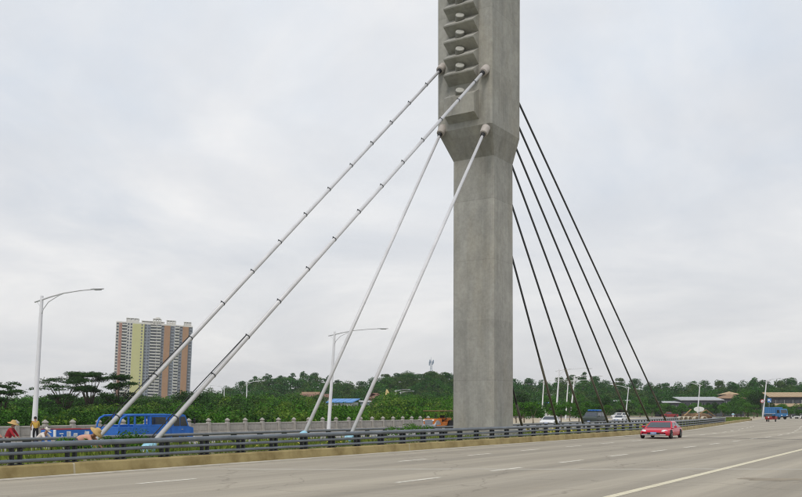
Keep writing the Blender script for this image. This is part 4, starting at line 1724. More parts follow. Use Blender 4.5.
tag(q.build('earth_bank', M['sandstone']), kind='structure')

# spoil heap with planks and pale concrete pipe ends by the oval sign
p = at(697, 416.5, 205)
gz = ground_z(p.x, p.y)
heap = put('earth_pile', rock_mesh(5, 3.4, 1.6, 1.25, M['earth'], 'earth_pile'))
heap.location = (p.x, p.y + 1.5, gz + .4)
tag(heap, 'brown earth pile behind the white oval sign on the sandy ground', 'pile')
for k, px in enumerate((681.5, 686, 690.5, 697, 705)):
    pp = at(px, 414.5, 200)
    q = MB()
    L_ = 1.6
    prof = [(.42, 0), (.5, .02), (.5, L_), (.42, L_), (.40, L_ - .05), (.40, .05)]
    vs, fs = [], []
    for r_, y_ in prof:
        for j in range(14):
            a = 2 * pi * j / 14
            vs.append((r_ * cos(a), y_, r_ * sin(a)))
    for i in range(6):
        for j in range(14):
            fs.append((i * 14 + j, i * 14 + (j + 1) % 14, ((i + 1) % 6) * 14 + (j + 1) % 14, ((i + 1) % 6) * 14 + j))
    q.add(vs, fs)
    o = q.build('concrete_pipe', M['pale_stone'])
    o.location = (pp.x, pp.y, ground_z(pp.x, pp.y) + .5)
    tag(o, 'pale concrete pipe end lying before the brown earth pile, %s from the left' % ORD[k], 'pipe', 'pale pipes before the earth pile')
for k, (xa, ya, xb, yb) in enumerate(((684, 416, 691, 409.5), (695, 416, 706, 410), (706, 410, 715, 416.5))):
    a, b_ = at(xa, ya, 203), at(xb, yb, 204.5)
    q = MB()
    d = (b_ - a)
    q.bbox((0, 0, 0), (.30, .12, d.length), .02, d.to_track_quat('Z', 'Y').to_matrix())
    o = q.build('plank', M['plank'])
    o.location = (a + b_) / 2
    tag(o, 'long brown timber plank leaning on the earth pile, %s from the left' % ORD[k], 'plank', 'planks on the earth pile')

# oval sign on the median
p = at(699, 409.3, 132)
sg = empty('oval_sign', (p.x, p.y, .34), R(-14), 'white oval road sign on a grey post behind the guardrail end', 'sign')
q = MB()
q.tube([(0, .06, 0), (0, .06, p.z - .34 + .3)], .075, 8)
q.build('post', M['steel'], sg)
q = MB()
nn_ = 24
vs = [(.74 * cos(2 * pi * k / nn_), y_, p.z - .34 + .38 * sin(2 * pi * k / nn_)) for y_ in (-.03, .0) for k in range(nn_)]
q.add(vs, [tuple(range(nn_)), tuple(range(2 * nn_ - 1, nn_ - 1, -1))] + [(k, k + nn_, (k + 1) % nn_ + nn_, (k + 1) % nn_) for k in range(nn_)])
q.build('plate', M['sign_white'], sg)
q = MB()
q.box((0, .02, p.z - .34), (1.0, .04, .06))
q.box((0, -.034, p.z - .34), (.10, .006, .52))
q.build('bracket', M['lamp_grey'], sg)

# road signs by the right lamp
p = at(762.3, 401.3, 228.3)
sg = empty('round_sign', (p.x, p.y, p.z), 0, 'round red-bordered road sign left of the blue lorry lamp', 'sign')
q = MB()
q.lathe([(.50, 0), (.52, .02), (.52, .05), (.0, .05)], seg=20, axis='y')
q.build('plate', M['sign_red'], sg)
q = MB()
q.lathe([(.34, -.012), (.34, .0), (.0, .0)], seg=20, axis='y')
q.build('face', M['sign_white'], sg)
q = MB()
q.box((0, -.02, 0), (.5, .01, .10), Matrix.Rotation(R(45), 3, 'Y'))
q.build('bar', M['sign_red'], sg)
q = MB()
q.tube([(0, .1, 0), (.5, .3, 0)], .05, 6)
q.tube([(0, .12, -p.z - .1), (0, .12, .5)], .05, 6)
q.build('post', M['steel'], sg)
p = at(769.3, 400.6, 228.3)
sg = empty('blue_sign', (p.x, p.y, p.z), 0, 'blue rectangular road sign right of the lamp by the blue lorry', 'sign')
q = MB()
q.bbox((0, 0, 0), (.95, .05, 1.0), .02)
q.build('plate', M['sign_blue'], sg)
q = MB()
q.box((-.1, -.032, .1), (.5, .008, .35))
q.box((.25, -.032, -.2), (.2, .008, .3))
q.build('symbol', M['sign_white'], sg)
q = MB()
q.tube([(0, .08, -p.z - .1), (0, .08, .45)], .05, 6)
q.build('post', M['steel'], sg)


# ------------------------------------------------------------------ vehicles
def wheel_parts(root, x, y, r, w):
    q = MB()
    q.lathe([(r * .58, -w / 2), (r * .92, -w / 2), (r, -w * .36), (r, w * .36), (r * .92, w / 2), (r * .58, w / 2)], seg=20, axis='y')
    wh = q.build('wheel', M['tyre'], root, smooth=True, auto=R(35))
    wh.location = (x, y, r)
    q = MB()
    sgn = 1 if y > 0 else -1
    q.lathe([(r * .58, sgn * w * .46), (r * .5, sgn * w * .40), (r * .18, sgn * w * .44), (.001, sgn * w * .48)], seg=16, axis='y')
    for k in range(5):
        a = 2 * pi * k / 5
        q.box((cos(a) * r * .36, sgn * w * .45, sin(a) * r * .36), (r * .36, .03, r * .12), Matrix.Rotation(-a, 3, 'Y'))
    q.build('rim', M['chrome'], wh)
    return wh


def loft(q, stations):
    """stations: list of rings of equal length (closed loops)"""
    n = len(stations[0])
    vs = [p for st in stations for p in st]
    fs = []
    for i in range(len(stations) - 1):
        for k in range(n):
            k2 = (k + 1) % n
            fs.append((i * n + k, i * n + k2, (i + 1) * n + k2, (i + 1) * n + k))
    fs.append(tuple(range(n)))
    fs.append(tuple((len(stations) - 1) * n + k for k in range(n))[::-1])
    q.add(vs, fs)


def car(label, loc, rz, paint, L=4.5, Wd=1.8, H=1.42, cat='car', name='car', group='cars on the roads', van=False, coupe=False):
    root = empty(name, loc, rz, label, cat, group)
    hw = Wd / 2
    belt = H * .62
    hood = H * .60
    if van:
        st = [(-L / 2, .30, belt, .86), (-L / 2 + .1, .24, belt, .96), (-L * .25, .22, belt, 1), (0, .22, belt, 1), (L * .28, .22, belt * .99, 1), (L * .42, .24, belt * .95, .98), (L / 2 - .06, .28, belt * .85, .92), (L / 2, .34, belt * .75, .84)]
        cab0, cab1 = (-L * .49, L * .34), (-L * .45, L * .20)
    else:
        st = [(-L / 2, .36, hood * .9, .80), (-L / 2 + .12, .26, hood * 1.02, .93), (-L * .36, .22, hood * 1.04, .99), (-L * .2, .20, belt, 1), (L * .08, .20, belt, 1), (L * .20, .21, hood * 1.0, 1), (L * .36, .22, hood * .93, .98), (L / 2 - .16, .25, hood * .80, .92), (L / 2 - .03, .30, hood * .66, .84), (L / 2, .36, hood * .55, .78)]
        cab0, cab1 = (-L * .40, L * .21), (-L * .22, L * .035)
    rings = []
    for x, zb, zt, w in st:
        ww = hw * w
        mid = zb + (zt - zb) * .55
        rings.append([Vector((x, -ww * .93, zb)), Vector((x, -ww, zb + .12)), Vector((x, -ww, mid)), Vector((x, -ww * .965, zt - .07)), Vector((x, -ww * .86, zt)), Vector((x, -ww * .35, zt + .025)),
                      Vector((x, ww * .35, zt + .025)), Vector((x, ww * .86, zt)), Vector((x, ww * .965, zt - .07)), Vector((x, ww, mid)), Vector((x, ww, zb + .12)), Vector((x, ww * .93, zb))])
    q = MB()
    loft(q, rings)
    q.build('body', M[paint], root, smooth=True, auto=R(38))
    # cabin: painted shell and glass panes set slightly proud of it
    b0, b1 = hw * .93, hw * (.80 if van else .73)
    zb, zt = belt - .03, H
    q = MB()
    x0, x1, y0, y1 = cab0[0], cab0[1], cab1[0], cab1[1]
    low = [Vector((x0, -b0, zb)), Vector((x1, -b0, zb)), Vector((x1, b0, zb)), Vector((x0, b0, zb))]
    hi = [Vector((y0, -b1, zt - .05)), Vector((y1, -b1, zt - .05)), Vector((y1, b1, zt - .05)), Vector((y0, b1, zt - .05))]
    ctr = Vector(((y0 + y1) / 2, 0, zt + .02))
    top = [h * .0 + Vector((ctr.x + (h.x - ctr.x) * .93, h.y * .88, zt)) for h in hi]
    q.add(low + hi + top, [(0, 1, 5, 4), (1, 2, 6, 5), (2, 3, 7, 6), (3, 0, 4, 7), (4, 5, 9, 8), (5, 6, 10, 9), (6, 7, 11, 10), (7, 4, 8, 11), (8, 9, 10, 11)])
    q.build('roof', M[paint], root, smooth=True, auto=R(30))

    def pane(name_, a, b_, c_, d, ins=(.07, .1), lift=.012):
        nrm = (b_ - a).cross(d - a).normalized()
        q_ = MB()

        def P(u, v):
            return a.lerp(b_, u).lerp(d.lerp(c_, u), v) + nrm * lift
        q_.quad(P(ins[0], ins[1]), P(1 - ins[0], ins[1]), P(1 - ins[0], 1 - ins[1]), P(ins[0], 1 - ins[1]))
        return q_.build(name_, M['glass_blue'], root, recalc=False)
    pane('windscreen', low[1], low[2], hi[2], hi[1], (.05, .07))
    pane('rear_window', low[3], low[0], hi[0], hi[3], (.08, .1))
    for sgn in (0, 1):
        A, B = (low[0], low[1]) if sgn == 0 else (low[2], low[3])
        C_, D = (hi[1], hi[0]) if sgn == 0 else (hi[3], hi[2])
        m0, m1 = A.lerp(B, .5), D.lerp(C_, .5)
        pane('side_window', A, m0, m1, D, (.07, .12))
        pane('side_window', m0, B, C_, m1, (.07, .12))
    xf = L / 2
    zl = hood * (.72 if not van else .62)
    for sgn in (-1, 1):
        q = MB()
        q.lathe([(.02, -.08), (.2, -.04), (.21, 0), (.12, .05), (0, .06)], seg=12, axis='x', M=Matrix.Diagonal((1, 1.15, .58)))
        o = q.build('headlight', M['lens'], root, smooth=True)
        o.location = (xf - .15, sgn * hw * .70, zl)
        o.rotation_euler = (0, R(-18), sgn * R(22))
        q = MB()
        q.bbox((0, 0, 0), (.22, .20, .15), .04)
        o = q.build('mirror', M[paint], root)
        o.location = (x1 - .35, sgn * (hw + .10), belt + .08)
        q = MB()
        q.bbox((0, 0, 0), (.1, .32, .16), .03)
        o = q.build('tail_light', M['sign_red'], root)
        o.location = (-xf + .05, sgn * hw * .68, hood * .78)
    q = MB()
    q.bbox((xf - .02, 0, hood * .52), (.10, Wd * .42, .12), .02)
    q.build('grille', M['black'], root)
    q = MB()
    q.bbox((xf - .05, 0, .30), (.16, Wd * .80, .10), .03)
    q.build('bumper_intake', M['chrome'], root)
    q = MB()
    q.bbox((xf + .03, 0, .43), (.03, .46, .15), .008)
    pl = q.build('number_plate', M['plate'], root)
    q = MB()
    for k in range(6):
        q.box((xf + .048, -.17 + .068 * k, .43), (.006, .035, .075))
    q.build('plate_marks', M['plate_white'], pl)
    r = .31
    for sx in (-1, 1):
        for sy in (-1, 1):
            cx = L * (.31 if sx > 0 else -.30)
            q = MB()
            vs, fs = [], []
            for k in range(13):
                a = pi * k / 12
                vs += [(cx + cos(a) * (r + .07), sy * (hw + .004), r + sin(a) * (r + .07)), (cx + cos(a) * (r - .02), sy * (hw + .006), r + sin(a) * (r - .02))]
            fs = [(2 * k, 2 * k + 2, 2 * k + 3, 2 * k + 1) for k in range(12)]
            vs2 = [(x, y - sy * .05, z) for x, y, z in vs]
            q.add(vs + vs2, fs + [(2 * k, 2 * k + 26, 2 * k + 28, 2 * k + 2) for k in range(12)])
            q.build('wheel_arch', M['black'], root)
            wheel_parts(root, cx, sy * (hw - .07), r, .21)
    return root


def face_cam(px, extra):
    """heading of a vehicle facing the viewer, turned by extra degrees so its left flank shows at the right"""
    th = atan2((px - 401), FPX) + R(extra)
    return atan2(-cos(th), -sin(th))


p = at(661.5, 411, FPX * EYE / 27.2)
car('red saloon car driving towards the viewer in front of the guardrail', (p.x, p.y, 0.006), face_cam(661.5, 14), 'paint_red', 4.8, 2.25, 1.30)
p = at(550, 411, 127)
car('white car on the far carriageway right of the pylon', (p.x, p.y, 0.0), face_cam(550, 14), 'paint_white', 4.4, 2.2, 1.40)
p = at(619.5, 411, 172)
car('white car between the dark van and the red car, low behind the rail', (p.x, p.y, 0.0), face_cam(619, 16), 'paint_white', 4.3, 2.0, 1.32)
p = at(619.5, 411, 250)
car('white minibus parked on the sandy ground beyond the low white car', (p.x, p.y, ground_z(p.x, p.y)), R(185), 'paint_white', 4.6, 1.9, 1.75, 'van', 'minibus', van=True)
p = at(670, 411, 300)
pk = car('dark red pickup parked on the sandy ground above the red car', (p.x, p.y, ground_z(p.x, p.y) + .0), R(172), 'paint_maroon', 5.2, 1.9, 1.9, 'van', 'pickup', van=True)

# dark van with a blue load on its roof
p = at(594, 411, 146)
van = car('dark green van with blue bundles on its roof rack', (p.x, p.y, 0), face_cam(594, 20), 'paint_green', 4.9, 2.5, 1.95, 'van', 'van', van=True)
q = MB()
for y_ in (-.85, .85):
    q.tube([(-1.9, y_, 2.02), (.8, y_, 2.02)], .035, 6)
for x_ in (-1.7, -.6, .5):
    q.tube([(x_, -.85, 2.02), (x_, .85, 2.02)], .03, 6)
    for y_ in (-.85, .85):
        q.tube([(x_, y_, 1.9), (x_, y_, 2.02)], .03, 6)
q.build('roof_rack', M['black'], van)
for k in range(4):
    q = MB()
    q.bbox((0, 0, 0), (1.5, .42, .26), .06)
    o = q.build('blue_bundle', M['paint_blue'])
    lp = Vector((-.3, -.72 + .48 * k, 2.18))
    o.location = van.location + rotz(van.rotation_euler.z) @ lp
    o.rotation_euler = (0, 0, van.rotation_euler.z)
    tag(o, 'blue bundle on the dark van roof, %s across the roof' % ORD[k], 'bundle', 'blue bundles on the van roof')

# blue truck behind the cables
bt = RS(35.65, -40.5, 0)
truck = empty('cargo_truck', (bt.x, bt.y, 0.0), ROADANG, 'battered blue cargo truck with a slatted bed rack behind the left cables', 'truck')
truck.scale = (.88, .95, 1.0)
B = M['paint_blue']
q = MB()
q.bbox((-.1, 0, .62), (6.1, .9, .16), .03)
q.build('chassis', M['black'], truck)
q = MB()
q.bbox((-1.15, 0, .80), (4.3, 2.0, .14), .02)
for y_ in (-.98, .98):
    q.bbox((-1.15, y_, 1.02), (4.3, .06, .42), .02)
    for x_ in (-3.1, -2.1, -1.1, -.1, .8):
        q.bbox((x_, y_ * 1.025, 1.0), (.09, .05, .46), .01)
q.bbox((-3.28, 0, 1.02), (.06, 2.0, .42), .02)
q.build('bed', B, truck)
rack = []
for y_ in (-.96, .96):
    q = MB()
    for x_ in (-2.0, -.75, .65, .92):
        q.bbox((x_, y_, 1.52), (.13, .09, .72), .02)
    q.bbox((-.55, y_, 1.86), (3.1, .10, .13), .03)
    q.bbox((-.55, y_, 1.27), (3.1, .07, .09), .02)
    q.tube([(-2.0, y_, 1.86), (-2.7, y_, 1.84), (-3.05, y_, 1.70), (-3.22, y_, 1.40), (-3.25, y_, 1.15)], .06, 8)
    q.build('side_rack', B, truck)
q = MB()
for x_ in (-1.9, -.75, .6):
    q.tube([(x_, -.96, 1.9), (x_, .96, 1.9)], .04, 6)
q.build('cross_bars', B, truck)
q = MB()
prof = [(1.05, .55), (2.95, .55), (3.05, .7), (3.02, 1.10), (2.60, 1.20), (2.32, 1.82), (2.15, 1.90), (1.15, 1.90), (1.05, 1.80)]
q.prism(prof, -.95, .95)
q.build('cab', B, truck)
for y_ in (-.957, .957):
    q = MB()
    q.prism([(1.25, 1.22), (1.78, 1.22), (1.78, 1.76), (1.25, 1.76)], y_ - .006, y_ + .006)
    q.prism([(1.84, 1.22), (2.48, 1.22), (2.24, 1.76), (1.84, 1.76)], y_ - .006, y_ + .006)
    q.build('side_window', M['glass'], truck)
    q = MB()
    q.bbox((2.0, y_, 1.02), (.16, .04, .04), .01)
    q.build('door_handle', M['chrome'], truck)
    q = MB()
    q.bbox((2.95, y_ * 1.16, 1.5), (.08, .16, .34), .03)
    q.tube([(2.45, y_, 1.5), (2.95, y_ * 1.16, 1.5)], .02, 5)
    q.build('mirror', M['black'], truck)
    q = MB()
    q.bbox((3.03, y_ * .72, .9), (.08, .3, .2), .03)
    q.build('headlight', M['lens'], truck)
q = MB()
q.quad((2.605, -.82, 1.24), (2.605, .82, 1.24), (2.345, .75, 1.80), (2.345, -.75, 1.80))
q.build('windscreen', M['glass'], truck, recalc=False)
q = MB()
q.quad((1.045, -.78, 1.25), (1.045, .78, 1.25), (1.045, .78, 1.74), (1.045, -.78, 1.74))
q.build('rear_window', M['glass'], truck, recalc=False)
q = MB()
q.bbox((3.1, 0, .62), (.14, 1.9, .22), .04)
q.build('bumper', M['plate_white'], truck)
for x_ in (-2.2, 2.15):
    for y_ in (-.82, .82):
        wheel_parts(truck, x_, y_, .40, .26)

# low blue cart with white marks on its side
cp_ = RS(27.8, -37.2, 0)
cart = empty('cargo_cart', (cp_.x, cp_.y, 0), ROADANG, 'low blue cargo cart with white marks on its side board beside the workers', 'cart')
q = MB()
q.bbox((0, 0, .55), (2.25, 1.1, .08), .02)
for y_ in (-.55, .55):
    q.bbox((0, y_, .88), (2.25, .05, .64), .015)
for x_ in (-1.12, 1.12):
    q.bbox((x_, 0, .88), (.05, 1.05, .64), .015)
q.build('box', B, cart)
q = MB()
for y_ in (-.55, .55):
    q.tube([(-1.12, y_, 1.22), (1.12, y_, 1.22)], .03, 6)
q.build('rim', M['paint_maroon'], cart)
q = MB()
rnd = random.Random(8)
for cx in (-.78, -.42, -.06, .55):
    for k in range(4):
        q.box((cx + rnd.uniform(-.09, .09), -.58, .90 + rnd.uniform(-.13, .13)), (rnd.choice((.22, .05)), .008, rnd.choice((.05, .24))))
q.build('side_marks', M['plate_white'], cart)
q = MB()
q.bbox((-1.13, -.50, .9), (.09, .14, .62), .01)
q.build('corner_plate', M['plate_white'], cart)
q = MB()
q.tube([(1.12, 0, .6), (1.7, 0, .62), (1.95, 0, 1.0)], .03, 6)
q.tube([(1.95, -.3, 1.02), (1.95, .3, 1.02)], .025, 6)
q.build('handlebar', M['black'], cart)
for y_ in (-.6, .6):
    wheel_parts(cart, -.35, y_, .27, .1)
wheel_parts(cart, 1.55, .001, .27, .1)

# orange compactor with canopy left of the pylon
rp = on_plane(438.5, 411, -46)
rol = empty('road_roller', (rp.x, rp.y, 0.0), face_cam(438, 30), 'orange road roller under a brown canopy left of the pylon foot', 'roller')
O = M['paint_orange']
q = MB()
q.bbox((1.15, 0, 1.02), (1.5, 1.35, .62), .08)
q.bbox((-.5, 0, .82), (1.9, 1.5, .40), .06)
q.bbox((-1.0, .15, 1.2), (.9, 1.1, .42), .06)
q.build('body', O, rol)
q = MB()
q.bbox((1.915, 0, 1.02), (.05, .9, .46), .01)
for k in range(5):
    q.bbox((1.95, 0, .86 + .08 * k), (.03, .86, .03), .006)
q.build('grille', M['steel'], rol)
for y_ in (-.52, .52):
    q = MB()
    q.lathe([(.1, 0), (.1, .05), (.001, .06)], seg=10, axis='x', c=(1.93, y_, 1.18))
    q.build('headlight', M['lens'], rol)
q = MB()
q.lathe([(.25, -.75), (.56, -.75), (.58, -.72), (.58, .72), (.56, .75), (.25, .75)], seg=24, axis='y', c=(1.35, 0, .58))
q.build('drum', M['steel'], rol, smooth=True, auto=R(40))
q = MB()
for y_ in (-.82, .82):
    q.bbox((1.1, y_, .62), (1.3, .08, .2), .02)
q.build('drum_yoke', O, rol)
for y_ in (-.72, .72):
    wheel_parts(rol, -1.05, y_, .58, .42)
q = MB()
for x_ in (-1.35, .55):
    for y_ in (-1.2, 1.2):
        q.tube([(x_, y_ * .62, 1.0), (x_, y_, 1.3), (x_, y_, 2.06)], .05, 6)
q.build('canopy_post', M['black'], rol)
q = MB()
q.bbox((-.4, 0, 2.10), (2.4, 2.7, .10), .03)
q.build('canopy', M['paint_tan'], rol)
q = MB()
q.bbox((-.55, 0, 1.15), (.5, .5, .12), .04)
q.bbox((-.78, 0, 1.42), (.1, .5, .5), .03)
q.build('seat', M['black'], rol)
q = MB()
q.tube([(.2, 0, 1.0), (.02, 0, 1.48)], .03, 6)
q.lathe([(.17, -.015), (.2, 0), (.17, .015)], seg=14, c=(.0, 0, 1.5))
q.build('steering_wheel', M['black'], rol)
q = MB()
q.tube([(1.2, .45, 1.3), (1.2, .45, 1.75), (1.12, .45, 1.82)], .04, 6)
q.build('exhaust', M['black'], rol)

# blue lorry at the far end of the road
lp = at(776.0, 411, 224)
lor = empty('lorry', (lp.x, lp.y, 0.0), face_cam(775, -42), 'blue lorry with pale blue load box at the far end of the road', 'truck')
SB = M['paint_sky']
q = MB()
q.bbox((0, 0, .75), (5.4, .9, .2), .03)
q.build('chassis', M['black'], lor)
q = MB()
q.bbox((-.9, 0, 1.9), (3.7, 2.3, 2.0), .06)
q.build('load_box', SB, lor)
q = MB()
for k in range(6):
    for y_ in (-1.16, 1.16):
        q.bbox((-2.5 + k * .64, y_, 1.9), (.08, .05, 1.9), .01)
q.bbox((-.9, 0, 2.93), (3.8, 2.36, .12), .03)
q.build('box_ribs', M['roof_blue'], lor)
q = MB()
q.prism([(1.1, .6), (2.75, .6), (2.85, .8), (2.82, 1.45), (2.55, 2.45), (2.35, 2.6), (1.1, 2.6)], -1.1, 1.1)
q.build('cab', SB, lor)
q = MB()
q.quad((2.84, -.95, 1.5), (2.84, .95, 1.5), (2.59, .9, 2.38), (2.59, -.9, 2.38))
q.build('windscreen', M['glass'], lor, recalc=False)
for y_ in (-1.107, 1.107):
    q = MB()
    q.prism([(1.5, 1.55), (2.5, 1.55), (2.3, 2.35), (1.5, 2.35)], y_ - .006, y_ + .006)
    q.build('side_window', M['glass'], lor)
    q = MB()
    q.bbox((2.85, y_ * .72, .98), (.08, .35, .22), .03)
    q.build('headlight', M['lens'], lor)
q = MB()
q.bbox((2.88, 0, .66), (.14, 2.2, .26), .04)
q.build('bumper', M['cloth_black'], lor)
for x_ in (-1.8, 2.0):
    for y_ in (-.95, .95):
        wheel_parts(lor, x_, y_, .46, .3)

# red three-wheeler in front of it
tp = at(770.3, 411, 174)
tri = empty('three_wheeler', (tp.x, tp.y, 0), face_cam(770, 12), 'small dark red three-wheeler in front of the blue lorry', 'tricycle')
q = MB()
q.bbox((-.75, 0, .55), (1.7, 1.9, .12), .02)
for y_ in (-.94, .94):
    q.bbox((-.75, y_, .80), (1.7, .05, .45), .015)
for x_ in (-1.58, .08):
    q.bbox((x_, 0, .80), (.05, 1.85, .45), .015)
q.build('cargo_box', M['paint_maroon'], tri)
q = MB()
q.prism([(.2, .45), (1.35, .45), (1.45, .8), (1.25, 1.0), (.95, .95), (.3, .7)], -.55, .55)
q.build('front_body', M['paint_maroon'], tri)
q = MB()
for x_, y_ in ((.15, -.75), (.15, .75), (1.1, -.6), (1.1, .6)):
    q.tube([(x_, y_, .7), (x_, y_, 1.55)], .03, 6)
q.build('roof_frame', M['black'], tri)
q = MB()
q.bbox((.6, 0, 1.58), (1.4, 1.9, .07), .03)
q.build('roof', M['lamp_grey'], tri)
q = MB()
q.quad((1.14, -.55, 1.0), (1.14, .55, 1.0), (1.08, .52, 1.5), (1.08, -.52, 1.5))
q.build('windscreen', M['glass'], tri, recalc=False)
q = MB()
q.lathe([(.11, 0), (.12, .06), (.001, .09)], seg=10, axis='x', c=(1.42, 0, .86))
q.build('headlight', M['lens'], tri)
wheel_parts(tri, 1.35, .001, .3, .12)
for y_ in (-.8, .8):
    wheel_parts(tri, -.8, y_, .32, .16)


def scooter(px, py, dep, rz, label, m):
    p_ = at(px, py, dep)
    root = empty('scooter', (p_.x, p_.y, ground_z(p_.x, p_.y)), rz, label, 'scooter', 'scooters at the right edge')
    for x_ in (-.65, .65):
        wheel_parts(root, x_, .001, .28, .12)
    q = MB()
    q.prism([(-.85, .55), (-.2, .5), (0, .28), (.4, .28), (.52, .9), (.62, 1.0), (.48, 1.02), (.3, .42), (.05, .4), (-.1, .78), (-.85, .82)], -.17, .17)
    q.build('body', m, root)
    q = MB()
    q.bbox((-.45, 0, .84), (.75, .28, .1), .03)
    q.build('seat', M['black'], root)
    q = MB()
    q.tube([(.52, -.33, 1.08), (.56, 0, 1.04), (.52, .33, 1.08)], .02, 6)
    q.tube([(.65, 0, .28), (.54, 0, 1.05)], .03, 6)
    q.build('handlebar', M['black'], root)


scooter(793.5, 411, 246, R(150), 'white scooter at the right edge, the left one of two', M['paint_white'])
scooter(799.5, 411, 244, R(20), 'white scooter at the right edge, the right one of two', M['paint_white'])


# ------------------------------------------------------------------ people
def skin_mesh(name, verts, edges, rad, m, root_i=0, sub=1):
    me = bpy.data.meshes.new(name)
    me.from_pydata(verts, edges, [])
    o = bpy.data.objects.new(name, me)
    COL.objects.link(o)
    o.modifiers.new('s', 'SKIN')
    sv = me.skin_vertices[0].data
    for i, r in enumerate(rad):
        sv[i].radius = (r, r) if isinstance(r, (int, float)) else r
        sv[i].use_root = (i == root_i)
    sb = o.modifiers.new('d', 'SUBSURF')
    sb.levels = sub
    sb.render_levels = sub
    dg = bpy.context.evaluated_depsgraph_get()
    new = bpy.data.meshes.new_from_object(o.evaluated_get(dg))
    bpy.data.objects.remove(o)
    new.materials.clear()
    new.materials.append(m)
    new.polygons.foreach_set('use_smooth', [True] * len(new.polygons))
    return new


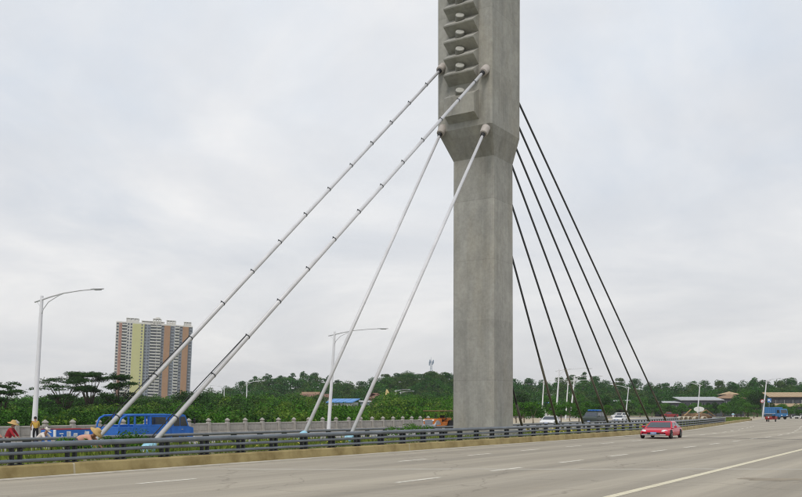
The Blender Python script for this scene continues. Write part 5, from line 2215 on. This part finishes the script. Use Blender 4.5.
def person(loc, rz, label, bend, shirt, trousers, hat, reach=0.5, crouch=0.0, scale=1.0, group=None):
    """local +x is where the person faces; bend tips the trunk forward, crouch bends the knees"""
    root = empty('person', loc, rz, label, 'person', group)
    root.scale = (scale,) * 3
    b = R(bend)
    up = Vector((sin(b), 0, cos(b)))
    fw = Vector((cos(b), 0, -sin(b)))
    hipz = 0.90 - 0.38 * crouch
    pel = Vector((-0.16 * sin(b), 0, hipz))
    belly, chest = pel + up * .20, pel + up * .40
    neck = pel + up * .55
    hd = (up * .55 + Vector((.25 * sin(b), 0, .6))).normalized()
    h0, h1, h2 = neck + hd * .08, neck + hd * .17 + fw * .015, neck + hd * .27
    V, E, Rr = [], [], []

    def add(v, r, par=None):
        V.append(tuple(v))
        Rr.append(r)
        if par is not None:
            E.append((par, len(V) - 1))
        return len(V) - 1
    i_p = add(pel, (.13, .15))
    i_b = add(belly, (.12, .14), i_p)
    i_c = add(chest, (.12, .17), i_b)
    i_n = add(neck, .055, i_c)
    i_h0 = add(h0, .065, i_n)
    i_h1 = add(h1, (.095, .08), i_h0)
    add(h2, (.06, .055), i_h1)
    add(h1 + fw * .115 - hd * .01, .016, i_h1)         # nose
    for sy in (-1, 1):
        add(h1 + Vector((0, sy * .092, 0)), .018, i_h1)  # ears
    arms, legs = [], []
    for sy in (-1, 1):
        sh = chest + up * .10 + Vector((0, sy * .19, 0))
        el = sh + Vector((.10 + reach * .14, sy * .07, -.25))
        wr = el + Vector((.10 + reach * .14, -sy * .03, -.19))
        i_s = add(sh, .062, i_c)
        i_e = add(el, .043, i_s)
        i_w = add(wr, .030, i_e)
        dirh = (wr - el).normalized()
        pm = add(wr + dirh * .07, (.036, .022), i_w)
        for k, (off, ln) in enumerate(((-.030, .062), (-.010, .075), (.010, .078), (.030, .068))):
            k1 = add(wr + dirh * .115 + Vector((0, off, 0)), .010, pm)
            k2 = add(wr + dirh * (.115 + ln * .5) + Vector((.006, off, 0)), .009, k1)
            add(wr + dirh * (.115 + ln) + Vector((-.012, off, 0)), .008, k2)
        t1 = add(wr + dirh * .05 + Vector((.03, -sy * .035, 0)), .011, pm)
        add(wr + dirh * .09 + Vector((.045, -sy * .045, 0)), .009, t1)
        arms.append((sh, el, wr))
        hp = pel + Vector((0, sy * .10, -.03))
        kn = Vector((pel.x + .06 + .30 * crouch, sy * .12, hipz * .53))
        an = Vector((.0, sy * .12, .08))
        i_hp = add(hp, .085, i_p)
        i_k = add(kn, .06, i_hp)
        i_a = add(an, .042, i_k)
        add(an + Vector((.16, 0, -.035)), (.04, .035), i_a)
        legs.append((hp, kn, an))
    put('body', skin_mesh('body', V, E, Rr, M['skin'], 0, 2), root)
    # shirt
    V, E, Rr = [], [], []
    a0 = add(pel - up * .06, (.165, .185))
    a1 = add(belly, (.145, .165), a0)
    a2 = add(chest, (.145, .195), a1)
    add(neck - up * .02, .085, a2)
    for sh, el, wr in arms:
        s1 = add(sh, .085, a2)
        s2 = add(el, .062, s1)
        add(el.lerp(wr, .55), .055, s2)
    put('shirt', skin_mesh('shirt', V, E, Rr, M[shirt], 0, 1), root)
    V, E, Rr = [], [], []
    a0 = add(pel + up * .12, (.148, .168))
    a1 = add(pel, (.15, .17), a0)
    for hp, kn, an in legs:
        s1 = add(hp, .105, a1)
        s2 = add(kn, .08, s1)
        add(an + Vector((0, 0, .04)), .065, s2)
    put('trousers', skin_mesh('trousers', V, E, Rr, M[trousers], 0, 1), root)
    for _, _, an in legs:
        q_ = MB()
        q_.bbox((an.x + .07, an.y, .045), (.28, .11, .09), .03)
        q_.build('shoe', M['black'], root)
    for sy in (-1, 1):
        q_ = MB()
        q_.lathe([(.0, -.012), (.012, 0), (.0, .012)], c=h1 + fw * .088 + hd * .02 + Vector((0, sy * .032, 0)), seg=6)
        q_.build('eye', M['black'], root)
    q_ = MB()
    HM = hd.to_track_quat('Z', 'Y').to_matrix()
    q_.lathe([(.088, -.05), (.104, 0), (.10, .05), (.075, .10), (.0, .125)], c=h1 + hd * .035 - fw * .018, seg=12, M=HM)
    q_.build('hair', M['hair'], root, smooth=True)
    if hat == 'straw':
        q_ = MB()
        q_.lathe([(.27, -.035), (.275, -.025), (.17, .03), (.125, .05), (.115, .12), (.07, .155), (.0, .16), (.0, .14), (.1, .10), (.12, .03)], c=h2 - hd * .03, seg=18, M=HM)
        q_.build('straw_hat', M['straw'], root, smooth=True)
    elif hat == 'cap':
        q_ = MB()
        q_.lathe([(.115, -.02), (.118, .03), (.09, .09), (.0, .11)], c=h2 - hd * .06, seg=14, M=HM)
        q_.bbox(h2 + fw * .14 - hd * .06, (.14, .18, .02), .008, HM)
        q_.build('cap', M['cloth_white'], root, smooth=False)
    return root


def spot(px, n, z=0.34):
    p_ = on_plane(px, 411, n)
    return (p_.x, p_.y, z)


person(spot(8.5, -38.0, -0.01), R(5), 'stooping person in a red top, black trousers and straw hat at far left', 24, 'cloth_red', 'cloth_black', 'straw', .4, .18, .98, 'roadside workers')
person(spot(39.5, -36.2, -0.01), R(-10), 'crouching person in a white shirt and white cap beside the tall lamp', 50, 'cloth_white', 'cloth_navy', 'cap', .5, .35, .98, 'roadside workers')
person(spot(82.0, -30.2), R(-4), 'crouching person in pinkish clothes under a wide straw hat by the blue truck', 76, 'cloth_pink', 'cloth_navy', 'straw', .5, .95, 1.1, 'roadside workers')
person(spot(35.6, -54.5, 0.0), R(120), 'person in a yellow jacket half hidden behind the tall lamp at far left', 12, 'cloth_yellow', 'cloth_black', None, .3, .1, 1.0, 'roadside workers')
person(spot(-1.5, -38.0, -0.01), R(200), 'person under a straw hat cut off by the left edge of the picture', 40, 'cloth_pink', 'cloth_black', 'straw', .4, .2, .95, 'roadside workers')
pp = at(733, 411, 246)
person((pp.x, pp.y, ground_z(pp.x, pp.y)), R(250), 'distant person in pale blue clothes at the far end of the road', 3, 'cloth_sky', 'cloth_white', None, .1, 0, 1.05)

# ------------------------------------------------------------------ haze
q = MB()
q.box((0, 800, 59.5), (7600, 7600, 129))
hz = q.build('haze', bpy.data.materials.new('haze'))
tag(hz, kind='stuff')
hm = hz.data.materials[0]
hm.use_nodes = True
hn, hl = hm.node_tree.nodes, hm.node_tree.links
hn.clear()
ho = hn.new('ShaderNodeOutputMaterial')
hv = hn.new('ShaderNodeVolumePrincipled')
hv.inputs['Color'].default_value = (0.93, 0.95, 1.0, 1)
hv.inputs['Density'].default_value = 0.00015
hv.inputs['Anisotropy'].default_value = 0.3
hl.new(hv.outputs[0], ho.inputs['Volume'])
